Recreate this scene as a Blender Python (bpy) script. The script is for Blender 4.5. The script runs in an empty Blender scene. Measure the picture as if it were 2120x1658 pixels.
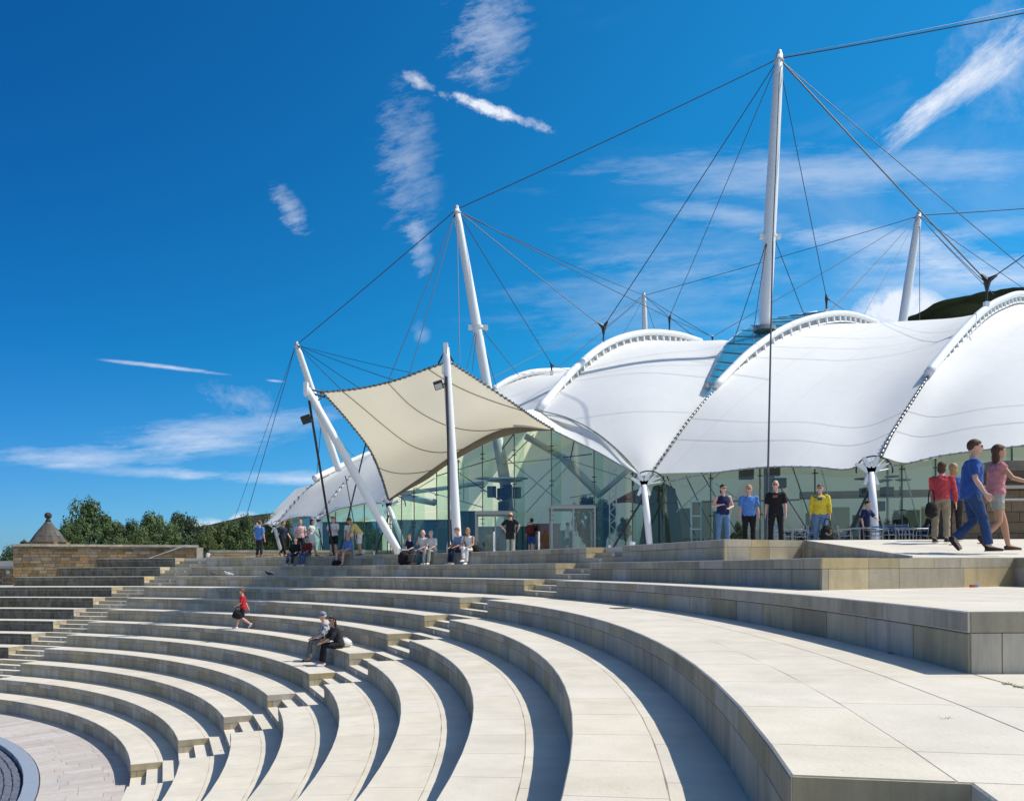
import bpy, bmesh, math, random
import numpy as np
from mathutils import Vector, Matrix, noise as mnoise
R = math.radians
random.seed(7)
scene = bpy.context.scene
col = scene.collection

# ------------------------------------------------------------------ camera, sky, sun, exposure
F, HORX, HORY, ROLL = 1608.65, 1060.0, 1174.0, 0.0056
CAMZ = 4.8415
cam_d = bpy.data.cameras.new('camera')
cam = bpy.data.objects.new('camera', cam_d)
col.objects.link(cam)
scene.camera = cam
cam_d.sensor_width = 36.0
cam_d.lens = F / 2120.0 * 36.0
cam_d.shift_y = (1174.0 - 829.0) / 2120.0
cam_d.clip_start, cam_d.clip_end = 0.05, 6000.0
cs_, sn_ = math.cos(ROLL), math.sin(ROLL)
RT, UP, FW = Vector((cs_, 0, -sn_)), Vector((sn_, 0, cs_)), Vector((0, 1, 0))
m = Matrix.Identity(4)
for i in range(3):
    m[i][0], m[i][1], m[i][2] = RT[i], UP[i], -FW[i]
m[2][3] = CAMZ
cam.matrix_world = m

SUN_EL, SUN_AZ = R(53), R(84)          # azimuth from +Y towards +X
sun_vec = Vector((math.sin(SUN_AZ) * math.cos(SUN_EL), math.cos(SUN_AZ) * math.cos(SUN_EL), math.sin(SUN_EL)))
sd = bpy.data.lights.new('sun', 'SUN')
sd.energy, sd.angle, sd.color = 4.4, R(0.5), (1.0, 0.95, 0.865)
sun = bpy.data.objects.new('sun', sd)
col.objects.link(sun)
sun.rotation_euler = sun_vec.to_track_quat('Z', 'Y').to_euler()

scene.view_settings.view_transform = 'Standard'
scene.view_settings.look = 'None'
scene.view_settings.exposure = 0.16
scene.view_settings.gamma = 1.0
scene.cycles.max_bounces = 8
scene.cycles.transparent_max_bounces = 24

world = bpy.data.worlds.new('World')
scene.world = world
world.use_nodes = True
wn, wl = world.node_tree.nodes, world.node_tree.links
wn.clear()
def N(t, **kw):
    n = wn.new(t)
    for k, v in kw.items():
        setattr(n, k, v)
    return n
sky = N('ShaderNodeTexSky', sky_type='NISHITA', sun_disc=False, sun_elevation=SUN_EL, sun_rotation=SUN_AZ,
        altitude=0.0, air_density=1.0, dust_density=0.35, ozone_density=3.0)
hsv = N('ShaderNodeHueSaturation')
hsv.inputs['Saturation'].default_value = 1.2
hsv.inputs['Value'].default_value = 1.0
wl.new(sky.outputs[0], hsv.inputs['Color'])
tc = N('ShaderNodeTexCoord')
sep = N('ShaderNodeSeparateXYZ')
wl.new(tc.outputs['Generated'], sep.inputs[0])
def M(op, a, b=None, c=None, clamp=False):
    n = N('ShaderNodeMath', operation=op, use_clamp=clamp)
    for i, v in enumerate((a, b, c)):
        if v is None:
            continue
        if isinstance(v, (int, float)):
            n.inputs[i].default_value = v
        else:
            wl.new(v, n.inputs[i])
    return n.outputs[0]
ysafe = M('MAXIMUM', sep.outputs['Y'], 0.05)
uu, vv = M('DIVIDE', sep.outputs['X'], ysafe), M('DIVIDE', sep.outputs['Z'], ysafe)
cmb = N('ShaderNodeCombineXYZ')
wl.new(uu, cmb.inputs[0]); wl.new(vv, cmb.inputs[1])
front = M('MULTIPLY', M('SUBTRACT', sep.outputs['Y'], 0.08), 8.0, clamp=True)
# clouds seen towards the building: (px0, py0, px1, py1, half width px, density, grain)
STREAKS = [
    (1045, -40, 1000, 175, 82, 0.62, 3), (1000, 120, 975, 185, 50, 0.25, 3),
    (840, 148, 915, 190, 15, 0.60, 4), (900, 188, 1160, 272, 15, 0.80, 5), (930, 195, 1080, 245, 16, 0.5, 6),
    (1820, 315, 2180, 40, 46, 0.70, 3), (1850, 290, 1990, 170, 26, 0.35, 5), (1990, 180, 2230, 60, 95, 0.30, 2),
    (565, 375, 645, 490, 26, 0.60, 3), (845, 170, 865, 500, 62, 0.40, 7), (860, 430, 888, 580, 24, 0.45, 6),
    (215, 740, 505, 776, 5, 0.75, 5), (550, 783, 592, 788, 3, 0.6, 3), (868, 665, 885, 710, 18, 0.30, 3),
    (-60, 935, 420, 945, 22, 0.50, 5), (250, 920, 720, 850, 40, 0.42, 4), (330, 975, 900, 1000, 17, 0.52, 5),
    (100, 960, 520, 985, 13, 0.35, 6), (200, 905, 600, 930, 28, 0.30, 4), (420, 805, 600, 850, 30, 0.22, 3),
    (1150, 370, 2250, 350, 55, 0.40, 5), (1350, 420, 1700, 480, 28, 0.36, 6), (1620, 480, 2200, 570, 46, 0.62, 5),
    (1000, 640, 1700, 600, 90, 0.26, 3), (1700, 620, 2300, 560, 80, 0.34, 4), (1900, 510, 2200, 460, 26, 0.34, 3),
    (1150, 500, 1700, 560, 70, 0.20, 4),
    (1790, 650, 1960, 655, 42, 1.15, 2.2), (1840, 628, 1890, 640, 26, 0.9, 2.2),
    (375, 1092, 480, 1095, 20, 1.2, 2.4), (480, 1085, 540, 1080, 22, 1.1, 2.4), (330, 1100, 430, 1105, 18, 0.9, 2.4), (515, 1100, 545, 1104, 15, 0.9, 3), (-90, 1140, 60, 1146, 10, 0.3, 3),
]
def shared_noise(scale, stretch, rot, dist):
    mp = N('ShaderNodeMapping', vector_type='TEXTURE'); mp.inputs['Scale'].default_value = stretch; mp.inputs['Rotation'].default_value = (0, 0, rot)
    wl.new(cmb.outputs[0], mp.inputs[0])
    nz = N('ShaderNodeTexNoise', noise_dimensions='2D'); nz.inputs['Scale'].default_value = scale; nz.inputs['Detail'].default_value = 8
    nz.inputs['Roughness'].default_value = 0.70; nz.inputs['Distortion'].default_value = 0.0
    wl.new(mp.outputs[0], nz.inputs['Vector'])
    return nz
NZ = {'h': shared_noise(11, (2.2, .42, 1), R(4), .5), 'd': shared_noise(16, (1.9, .45, 1), R(38), .4), 'c': shared_noise(34, (1.0, .7, 1), R(-24), .4), 'v': shared_noise(34, (1.5, .55, 1), R(18), .8), 'p': shared_noise(13, (1, 1, 1), 0, .6)}
TEX = {k: M('MULTIPLY', M('SUBTRACT', n.outputs['Fac'], 0.34), 3.2, clamp=True) for k, n in NZ.items()}
total = None
for i, (x0, y0, x1, y1, w, dens, gr) in enumerate(STREAKS):
    cx, cy = ((x0 + x1) / 2 - HORX) / F, (HORY - (y0 + y1) / 2) / F
    dx, dy = (x1 - x0) / F, (y0 - y1) / F
    L, ang = math.hypot(dx, dy) * 0.64, math.atan2(dy, dx)
    deg = math.degrees(ang)
    kind = 'p' if gr < 2.6 else ('v' if abs(abs(deg) - 90) < 40 else ('d' if 20 < deg < 70 else ('c' if -45 < deg < -12 else 'h')))
    mp = N('ShaderNodeMapping', vector_type='TEXTURE')
    mp.inputs['Location'].default_value = (cx, cy, 0)
    mp.inputs['Rotation'].default_value = (0, 0, ang)
    mp.inputs['Scale'].default_value = (L, w * 1.35 / F, 1)
    wp = N('ShaderNodeVectorMath', operation='MULTIPLY_ADD')      # uneven outline
    k_ = w / F * .8
    wl.new(NZ[kind].outputs['Color'], wp.inputs[0]); wp.inputs[1].default_value = (k_, k_, 0); wl.new(cmb.outputs[0], wp.inputs[2])
    sb = N('ShaderNodeVectorMath', operation='SUBTRACT'); wl.new(wp.outputs[0], sb.inputs[0]); sb.inputs[1].default_value = (k_ / 2, k_ / 2, 0)
    wl.new(sb.outputs[0], mp.inputs[0])
    ln = N('ShaderNodeVectorMath', operation='LENGTH'); wl.new(mp.outputs[0], ln.inputs[0])
    fall = M('SUBTRACT', 1.0, ln.outputs['Value'], clamp=True)
    if kind == 'p': v = M('MULTIPLY', M('MULTIPLY', M('POWER', fall, .7), TEX[kind]), dens * 1.35)
    else:
        rag = M('ADD', fall, M('MULTIPLY', M('SUBTRACT', NZ[kind].outputs['Fac'], .60), 2.0), clamp=True)
        v = M('MULTIPLY', M('MULTIPLY', rag, M('MULTIPLY', fall, 3.0, clamp=True)), dens * (.66 if kind == 'v' else (.85 if kind == 'h' and x0 > 900 else 1.05)))
    total = v if total is None else M('ADD', total, v)
total = M('MULTIPLY', total, front)
# thin high cirrus, thickened right and behind the camera to neutralise shadow colour
mp = N('ShaderNodeMapping'); mp.inputs['Scale'].default_value = (1.2, 2.6, 4.5); mp.inputs['Rotation'].default_value = (0.2, 0.1, 0.5)
wl.new(tc.outputs['Generated'], mp.inputs[0])
nz = N('ShaderNodeTexNoise'); nz.inputs['Scale'].default_value = 1.6; nz.inputs['Detail'].default_value = 8; nz.inputs['Roughness'].default_value = 0.6; nz.inputs['Distortion'].default_value = 0.8
wl.new(mp.outputs[0], nz.inputs['Vector'])
thin = M('MULTIPLY', M('SUBTRACT', nz.outputs['Fac'], 0.44, clamp=True), 1.9)
rightish = M('ADD', M('ADD', M('MULTIPLY', sep.outputs['X'], .9), M('MULTIPLY', sep.outputs['Y'], -.55)), 0.42, clamp=True)
total = M('ADD', total, M('MULTIPLY', thin, rightish), clamp=True)
# haze added to the unseen sky, right and behind, to lift the shadows
fill_haze = M('MULTIPLY', M('ADD', M('ADD', M('MULTIPLY', sep.outputs['Y'], -.5), M('MULTIPLY', sep.outputs['X'], .38)), .0, clamp=True), .90)
total = M('ADD', total, fill_haze)
total = M('MINIMUM', total, 0.93)
mix = N('ShaderNodeMix', data_type='RGBA')
wl.new(total, mix.inputs[0])
tint = N('ShaderNodeMix', data_type='RGBA', blend_type='MULTIPLY'); tint.inputs[0].default_value = 1.0
wl.new(hsv.outputs[0], tint.inputs[6]); tint.inputs[7].default_value = (.13, 1.05, 1.22, 1)
# the sky is deepest high up on the side away from the sun
deep = M('ADD', M('MULTIPLY', sep.outputs['X'], -1.0), M('MULTIPLY', sep.outputs['Z'], .42), clamp=True)
dk = N('ShaderNodeMix', data_type='RGBA', blend_type='MULTIPLY')
wl.new(deep, dk.inputs[0]); wl.new(tint.outputs[2], dk.inputs[6]); dk.inputs[7].default_value = (.3, .42, .70, 1)
hz = N('ShaderNodeMix', data_type='RGBA', blend_type='MULTIPLY')
wl.new(M('SUBTRACT', 1.0, M('MULTIPLY', sep.outputs['Z'], 4.0), clamp=True), hz.inputs[0]); wl.new(dk.outputs[2], hz.inputs[6]); hz.inputs[7].default_value = (4.2, .86, 1.05, 1)
wl.new(hz.outputs[2], mix.inputs[6])
mix.inputs[7].default_value = (7.6, 8.0, 8.8, 1)
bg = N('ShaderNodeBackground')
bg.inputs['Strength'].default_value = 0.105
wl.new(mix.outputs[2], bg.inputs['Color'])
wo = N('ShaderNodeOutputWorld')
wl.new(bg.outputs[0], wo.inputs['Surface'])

# ------------------------------------------------------------------ helpers
def U(px, py, Y):
    """a point of the place, from where it is seen in the photograph and its distance"""
    return Vector((0, 0, CAMZ)) + Y * (RT * ((px - HORX) / F) + UP * ((HORY - py) / F) + FW)
def tag(o, label=None, cat=None, group=None, kind=None):
    if label: o['label'] = label
    if cat: o['category'] = cat
    if group: o['group'] = group
    if kind: o['kind'] = kind
    return o
def empty(name, loc=(0, 0, 0), label=None, cat=None, group=None, kind=None, parent=None):
    o = bpy.data.objects.new(name, None)
    o.empty_display_size = 0.2
    col.objects.link(o)
    o.location = loc
    if parent: o.parent = parent
    return tag(o, label, cat, group, kind)
def link(name, me, mat=None, parent=None, loc=None, rz=None):
    o = bpy.data.objects.new(name, me)
    col.objects.link(o)
    if mat is not None and not me.materials: me.materials.append(mat)
    if parent is not None: o.parent = parent
    if loc is not None: o.location = loc
    if rz is not None: o.rotation_euler = (0, 0, rz)
    return o
class MB:
    """collects simple shapes into one mesh"""
    def __init__(s): s.v, s.f = [], []
    def add(s, vs, fs):
        b = len(s.v)
        s.v += [tuple(p) for p in vs]
        s.f += [tuple(b + i for i in f) for f in fs]
        return s
    def box(s, c, d, rz=0, M3=None):
        vs = []
        for z in (-.5, .5):
            for x, y in ((-.5, -.5), (.5, -.5), (.5, .5), (-.5, .5)):
                p = Vector((x * d[0], y * d[1], z * d[2]))
                if M3 is not None: p = M3 @ p
                elif rz: p = Matrix.Rotation(rz, 3, 'Z') @ p
                vs.append(p + Vector(c))
        return s.add(vs, [(3, 2, 1, 0), (4, 5, 6, 7), (0, 1, 5, 4), (1, 2, 6, 5), (2, 3, 7, 6), (3, 0, 4, 7)])
    def prism(s, poly, z0, z1):
        n = len(poly)
        a = sum(poly[i][0] * poly[(i + 1) % n][1] - poly[(i + 1) % n][0] * poly[i][1] for i in range(n))
        if a < 0: poly = poly[::-1]
        zz0 = z0 if isinstance(z0, (list, tuple)) else [z0] * n
        zz1 = z1 if isinstance(z1, (list, tuple)) else [z1] * n
        if a < 0 and isinstance(z1, (list, tuple)): zz1 = zz1[::-1]
        vs = [(p[0], p[1], z) for p, z in zip(poly, zz0)] + [(p[0], p[1], z) for p, z in zip(poly, zz1)]
        fs = [tuple(range(n))[::-1], tuple(range(n, 2 * n))] + [(i, (i + 1) % n, n + (i + 1) % n, n + i) for i in range(n)]
        return s.add(vs, fs)
    def tube(s, pts, r, n=8, cap=True):
        pts = [Vector(p) for p in pts]
        rs = r if isinstance(r, (list, tuple)) else [r] * len(pts)
        b = len(s.v)
        prev = None
        for i, p in enumerate(pts):
            d = (pts[min(i + 1, len(pts) - 1)] - pts[max(i - 1, 0)]).normalized()
            if prev is None:
                a = Vector((0, 0, 1)) if abs(d.z) < .9 else Vector((1, 0, 0))
                x = d.cross(a).normalized()
            else:
                x = (prev - d * prev.dot(d)).normalized()
            prev = x
            y = d.cross(x)
            for k in range(n):
                t = 2 * math.pi * k / n
                s.v.append(tuple(p + rs[i] * (x * math.cos(t) + y * math.sin(t))))
        for i in range(len(pts) - 1):
            for k in range(n):
                k2 = (k + 1) % n
                s.f.append((b + i * n + k, b + i * n + k2, b + (i + 1) * n + k2, b + (i + 1) * n + k))
        if cap:
            s.f.append(tuple(b + k for k in range(n))[::-1])
            s.f.append(tuple(b + (len(pts) - 1) * n + k for k in range(n)))
        return s
    def ell(s, c, r, nu=10, nv=7, rot=None, jit=0):
        b = len(s.v)
        c = Vector(c)
        def put(p):
            p = Vector(p)
            if jit: p *= 1 + random.uniform(-jit, jit)
            p = Vector((p.x * r[0], p.y * r[1], p.z * r[2]))
            if rot is not None: p = rot @ p
            s.v.append(tuple(c + p))
        put((0, 0, -1))
        for j in range(1, nv):
            ph = -math.pi / 2 + math.pi * j / nv
            for k in range(nu):
                t = 2 * math.pi * k / nu
                put((math.cos(ph) * math.cos(t), math.cos(ph) * math.sin(t), math.sin(ph)))
        put((0, 0, 1))
        top = b + 1 + (nv - 1) * nu
        for k in range(nu):
            k2 = (k + 1) % nu
            s.f.append((b, b + 1 + k2, b + 1 + k))
            s.f.append((top, b + 1 + (nv - 2) * nu + k, b + 1 + (nv - 2) * nu + k2))
            for j in range(nv - 2):
                a = b + 1 + j * nu
                s.f.append((a + k, a + k2, a + nu + k2, a + nu + k))
        return s
    def mesh(s, name, smooth=False):
        me = bpy.data.meshes.new(name)
        me.from_pydata(s.v, [], s.f)
        if smooth: me.shade_smooth()
        me.update()
        return me
    def build(s, name, mat, parent=None, smooth=False, loc=None, rz=None):
        return link(name, s.mesh(name, smooth), mat, parent, loc, rz)

# ------------------------------------------------------------------ materials
MATS = {}
def mat(name, c, rough=.7, metal=0, c2=None, scale=6, stretch=(1, 1, 1), rand=0, bump=0, bscale=40, spec=.4, detail=5,
        streak=None, stain=0, contrast=1.0, coord='Object'):
    if name in MATS: return MATS[name]
    ma = bpy.data.materials.new(name)
    MATS[name] = ma
    ma.use_nodes = True
    nt = ma.node_tree
    nd, lk = nt.nodes, nt.links
    bs = nd['Principled BSDF']
    bs.inputs['Roughness'].default_value = rough
    bs.inputs['Metallic'].default_value = metal
    bs.inputs['Specular IOR Level'].default_value = spec
    c4 = (*c, 1)
    bs.inputs['Base Color'].default_value = c4
    out = None
    if coord == 'Position':
        src = nd.new('ShaderNodeNewGeometry').outputs['Position']
    else:
        src = nd.new('ShaderNodeTexCoord').outputs['Object']
    if c2 is not None:
        mp_ = nd.new('ShaderNodeMapping'); mp_.inputs['Scale'].default_value = stretch
        lk.new(src, mp_.inputs[0])
        nz_ = nd.new('ShaderNodeTexNoise'); nz_.inputs['Scale'].default_value = scale; nz_.inputs['Detail'].default_value = detail
        nz_.inputs['Roughness'].default_value = .62
        lk.new(mp_.outputs[0], nz_.inputs['Vector'])
        mr = nd.new('ShaderNodeMapRange'); mr.inputs[1].default_value = .5 - .25 / contrast; mr.inputs[2].default_value = .5 + .25 / contrast
        lk.new(nz_.outputs['Fac'], mr.inputs[0])
        mx = nd.new('ShaderNodeMix'); mx.data_type = 'RGBA'
        mx.inputs[6].default_value = c4; mx.inputs[7].default_value = (*c2, 1)
        lk.new(mr.outputs[0], mx.inputs[0])
        out = mx.outputs[2]
    if streak is not None:                     # rain stains: long in z
        mp2 = nd.new('ShaderNodeMapping'); mp2.inputs['Scale'].default_value = (4, 4, .7)
        lk.new(src, mp2.inputs[0])
        n2 = nd.new('ShaderNodeTexNoise'); n2.inputs['Scale'].default_value = 1.6; n2.inputs['Detail'].default_value = 6; n2.inputs['Roughness'].default_value = .7
        lk.new(mp2.outputs[0], n2.inputs['Vector'])
        m2 = nd.new('ShaderNodeMapRange'); m2.inputs[1].default_value = .45; m2.inputs[2].default_value = .72; m2.inputs[4].default_value = streak
        lk.new(n2.outputs['Fac'], m2.inputs[0])
        x2 = nd.new('ShaderNodeMix'); x2.data_type = 'RGBA'; x2.blend_type = 'MULTIPLY'
        lk.new(m2.outputs[0], x2.inputs[0]); lk.new(out, x2.inputs[6]); x2.inputs[7].default_value = (.42, .43, .40, 1)
        out = x2.outputs[2]
    if stain:                                  # weather marks: broad soft patches and small dark specks
        n3 = nd.new('ShaderNodeTexNoise'); n3.inputs['Scale'].default_value = .55; n3.inputs['Detail'].default_value = 9; n3.inputs['Roughness'].default_value = .72; n3.inputs['Distortion'].default_value = .6
        lk.new(src, n3.inputs['Vector'])
        m3 = nd.new('ShaderNodeMapRange'); m3.inputs[1].default_value = .50; m3.inputs[2].default_value = .74; m3.inputs[4].default_value = stain
        lk.new(n3.outputs['Fac'], m3.inputs[0])
        x3 = nd.new('ShaderNodeMix'); x3.data_type = 'RGBA'; x3.blend_type = 'MULTIPLY'
        lk.new(m3.outputs[0], x3.inputs[0]); lk.new(out, x3.inputs[6]); x3.inputs[7].default_value = (.72, .70, .64, 1)
        v3 = nd.new('ShaderNodeTexNoise'); v3.inputs['Scale'].default_value = 38; v3.inputs['Detail'].default_value = 3; lk.new(src, v3.inputs['Vector'])
        m4 = nd.new('ShaderNodeMapRange'); m4.inputs[1].default_value = .69; m4.inputs[2].default_value = .75; m4.inputs[4].default_value = .6
        lk.new(v3.outputs['Fac'], m4.inputs[0])
        x4 = nd.new('ShaderNodeMix'); x4.data_type = 'RGBA'; x4.blend_type = 'MULTIPLY'
        lk.new(m4.outputs[0], x4.inputs[0]); lk.new(x3.outputs[2], x4.inputs[6]); x4.inputs[7].default_value = (.35, .35, .32, 1)
        out = x4.outputs[2]
    if rand:
        oi = nd.new('ShaderNodeObjectInfo')
        hs = nd.new('ShaderNodeHueSaturation')
        mr = nd.new('ShaderNodeMapRange'); mr.inputs[3].default_value = 1 - rand; mr.inputs[4].default_value = 1 + rand
        lk.new(oi.outputs['Random'], mr.inputs[0]); lk.new(mr.outputs[0], hs.inputs['Value'])
        wnz = nd.new('ShaderNodeTexWhiteNoise'); wnz.noise_dimensions = '1D'; lk.new(oi.outputs['Random'], wnz.inputs['W'])
        mr2 = nd.new('ShaderNodeMapRange'); mr2.inputs[3].default_value = 1 - min(.4, rand * 2.2); mr2.inputs[4].default_value = 1 + min(.4, rand * 2.2)
        lk.new(wnz.outputs['Value'], mr2.inputs[0]); lk.new(mr2.outputs[0], hs.inputs['Saturation'])
        if out is not None: lk.new(out, hs.inputs['Color'])
        else: hs.inputs['Color'].default_value = c4
        out = hs.outputs[0]
    if out is not None: lk.new(out, bs.inputs['Base Color'])
    if bump:
        nb = nd.new('ShaderNodeTexNoise'); nb.inputs['Scale'].default_value = bscale; nb.inputs['Detail'].default_value = 4
        lk.new(src, nb.inputs['Vector'])
        bp = nd.new('ShaderNodeBump'); bp.inputs['Strength'].default_value = bump; bp.inputs['Distance'].default_value = .02
        lk.new(nb.outputs['Fac'], bp.inputs['Height']); lk.new(bp.outputs[0], bs.inputs['Normal'])
    return ma
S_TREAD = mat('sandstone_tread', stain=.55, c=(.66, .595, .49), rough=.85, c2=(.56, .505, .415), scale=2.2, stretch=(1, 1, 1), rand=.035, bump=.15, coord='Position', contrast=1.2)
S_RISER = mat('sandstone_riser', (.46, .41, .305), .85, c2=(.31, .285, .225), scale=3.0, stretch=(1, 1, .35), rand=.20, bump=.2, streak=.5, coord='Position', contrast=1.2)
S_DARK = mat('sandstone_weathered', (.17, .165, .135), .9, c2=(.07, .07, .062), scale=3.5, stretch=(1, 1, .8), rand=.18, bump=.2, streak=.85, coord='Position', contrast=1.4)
S_END = mat('sandstone_honey', (.47, .40, .27), .85, c2=(.37, .31, .21), scale=2.5, rand=.18, bump=.2, streak=.4, coord='Position')
JOINT = mat('joint_mortar', (.055, .052, .045), .95)
S_BRICK = mat('rubble_stone', (.25, .185, .115), .9, c2=(.14, .105, .07), scale=5, rand=.35, bump=.3, coord='Position')
S_PAVE = mat('pink_paving', (.50, .445, .40), .85, c2=(.42, .375, .34), scale=4, rand=.10, bump=.15, coord='Position')
GRANITE = mat('blue_granite', (.27, .31, .38), .8, c2=(.21, .245, .31), scale=20, bump=.1, coord='Position')
SETT = mat('whin_setts', (.16, .175, .22), .75, c2=(.09, .10, .135), scale=9, bump=.2, coord='Position', contrast=1.6)
S_FLOOR = mat('terrace_paving', (.60, .56, .50), .85, c2=(.52, .49, .44), scale=2, coord='Position', bump=.1)
WHITE = mat('white_steel', (.78, .79, .80), .35, spec=.5)
CABLE = mat('dark_cable', (.045, .048, .055), .5)
STEEL = mat('grey_steel', (.30, .31, .31), .4, metal=.6)
DARKM = mat('dark_metal', (.03, .032, .035), .5)
def membrane_mat(name, dif, tra, k):
    ma = bpy.data.materials.new(name); ma.use_nodes = True
    nd, lk = ma.node_tree.nodes, ma.node_tree.links
    bs = nd['Principled BSDF']
    geo = nd.new('ShaderNodeNewGeometry')
    mp_ = nd.new('ShaderNodeMapping'); mp_.inputs['Scale'].default_value = (1.6, 1.0, .35); lk.new(geo.outputs['Position'], mp_.inputs[0])
    nz_ = nd.new('ShaderNodeTexNoise'); nz_.inputs['Scale'].default_value = .9; nz_.inputs['Detail'].default_value = 8; nz_.inputs['Roughness'].default_value = .65
    lk.new(mp_.outputs[0], nz_.inputs['Vector'])
    mx = nd.new('ShaderNodeMix'); mx.data_type = 'RGBA'; lk.new(nz_.outputs['Fac'], mx.inputs[0])
    mx.inputs[6].default_value = (*[d * .86 for d in dif], 1); mx.inputs[7].default_value = (*dif, 1)
    lk.new(mx.outputs[2], bs.inputs['Base Color'])
    bs.inputs['Roughness'].default_value = .55; bs.inputs['Specular IOR Level'].default_value = .25
    tr = nd.new('ShaderNodeBsdfTranslucent'); tr.inputs['Color'].default_value = (*tra, 1)
    ms = nd.new('ShaderNodeMixShader'); ms.inputs[0].default_value = k
    lk.new(bs.outputs[0], ms.inputs[1]); lk.new(tr.outputs[0], ms.inputs[2])
    lk.new(ms.outputs[0], nd['Material Output'].inputs['Surface'])
    return ma
MEMB = membrane_mat('ptfe_membrane', (.93, .925, .91), (.95, .84, .60), .24)
CANM = membrane_mat('canopy_cloth', (.90, .90, .88), (.93, .80, .54), .34)
def glass_mat(name, tint, refl=1.0, dark=0.0, body=(.05, .14, .12)):
    ma = bpy.data.materials.new(name); ma.use_nodes = True
    nd, lk = ma.node_tree.nodes, ma.node_tree.links
    nd.remove(nd['Principled BSDF'])
    t = nd.new('ShaderNodeBsdfTransparent'); t.inputs[0].default_value = (*tint, 1)
    g = nd.new('ShaderNodeBsdfGlossy'); g.inputs['Roughness'].default_value = .02; g.inputs['Color'].default_value = (.9, 1, .97, 1)
    fr = nd.new('ShaderNodeFresnel'); fr.inputs['IOR'].default_value = 1.52
    ml = nd.new('ShaderNodeMath'); ml.operation = 'MULTIPLY_ADD'; ml.inputs[1].default_value = refl; ml.inputs[2].default_value = .03; ml.use_clamp = True
    lk.new(fr.outputs[0], ml.inputs[0])
    ms = nd.new('ShaderNodeMixShader'); lk.new(ml.outputs[0], ms.inputs[0]); lk.new(t.outputs[0], ms.inputs[1]); lk.new(g.outputs[0], ms.inputs[2])
    last = ms
    if dark:
        d = nd.new('ShaderNodeBsdfDiffuse'); d.inputs[0].default_value = (*body, 1)
        m2 = nd.new('ShaderNodeMixShader'); m2.inputs[0].default_value = dark
        lk.new(ms.outputs[0], m2.inputs[1]); lk.new(d.outputs[0], m2.inputs[2]); last = m2
    lk.new(last.outputs[0], nd['Material Output'].inputs['Surface'])
    return ma
GLASS = glass_mat('green_glass', (.87, .95, .90), .9)
FINGL = glass_mat('fin_glass', (.78, .93, .85), .6, .10, (.40, .62, .52))
ROOFGL = glass_mat('roof_glass', (.45, .78, .86), 1.2, .30, (.10, .42, .55))
TEALGL = glass_mat('teal_glass', (.45, .72, .72), 1.3, .12)

# ------------------------------------------------------------------ amphitheatre
CX, CY = -27.11, 8.127
H = .45
def LZ(k): return (k + 10) * H            # top of level k
RAD = {2: 32.51, 1: 31.52, 0: 30.535}
for k in range(-1, -10, -1): RAD[k] = 28.637 + .9882 * (k + 1)
LEVELS = [2, 1, 0] + list(range(-1, -10, -1))
A1, A2, HW = R(24.2), R(70.0), .97        # the two stairs
def pol(r, a): return (r * math.cos(a), r * math.sin(a))
def a_right(r): return A1 - math.asin(HW / r)
def a_mid0(r): return A1 + math.asin(HW / r)
def a_mid1(r): return A2 - math.asin(HW / r)
def a_left(r): return A2 + math.asin(HW / r)
def cutY(y): return lambda r: math.asin((y - CY) / r)
def cutline(p, q):                         # angle where the circle r meets the line p-q (world plan)
    px, py, dx, dy = p[0] - CX, p[1] - CY, q[0] - p[0], q[1] - p[1]
    def f(r):
        a, b, c = dx * dx + dy * dy, 2 * (px * dx + py * dy), px * px + py * py - r * r
        t = (-b + math.sqrt(max(0, b * b - 4 * a * c))) / (2 * a)
        return math.atan2(py + t * dy, px + t * dx)
    return f
CEND = ((4.3, 10.8), (7.95, 12.3))
DEND = ((4.4, 16.1), (6.33, 16.9))
amph = empty('amphitheatre', (CX, CY, 0), 'pale sandstone amphitheatre of curved stepped seating tiers sweeping round a cobbled stage', 'amphitheatre')
mesh_cache = {}
def stone(name, r0, r1, a0a, a1a, a0b, a1b, z0, z1, mat_, parent, key=None, ch=.008):
    """block between two radii; a0a,a1a its angles at r0, a0b,a1b at r1; turned to its middle angle so that alike blocks share a mesh"""
    am = (a0a + a1a) / 2
    k = key and (key, round(r0, 3), round(r1, 3), round(a1a - a0a, 5), round(z0, 3), round(z1, 3), mat_.name)
    me = mesh_cache.get(k) if k else None
    if me is None:
        P = [pol(r0, a0a - am), pol(r0, a1a - am), pol(r1, a1b - am), pol(r1, a0b - am)]
        Q = [pol(r0 + ch, a0a - am), pol(r0 + ch, a1a - am), pol(r1, a1b - am), pol(r1, a0b - am)]
        vs = [(*p, z0) for p in P] + [(*p, z1 - (ch if i < 2 else 0)) for i, p in enumerate(P)] + [(*Q[0], z1), (*Q[1], z1)]
        fs = [(0, 1, 2, 3), (0, 4, 5, 1), (4, 8, 9, 5), (8, 7, 6, 9), (1, 5, 9, 6, 2), (2, 6, 7, 3), (3, 7, 8, 4, 0)]
        me = bpy.data.meshes.new(name)
        me.from_pydata(vs, [], fs); me.update()
        me.materials.append(mat_)
        if k: mesh_cache[k] = me
    o = bpy.data.objects.new(name, me)
    col.objects.link(o); o.parent = parent
    o.rotation_euler = (0, 0, am)
    return o
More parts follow.
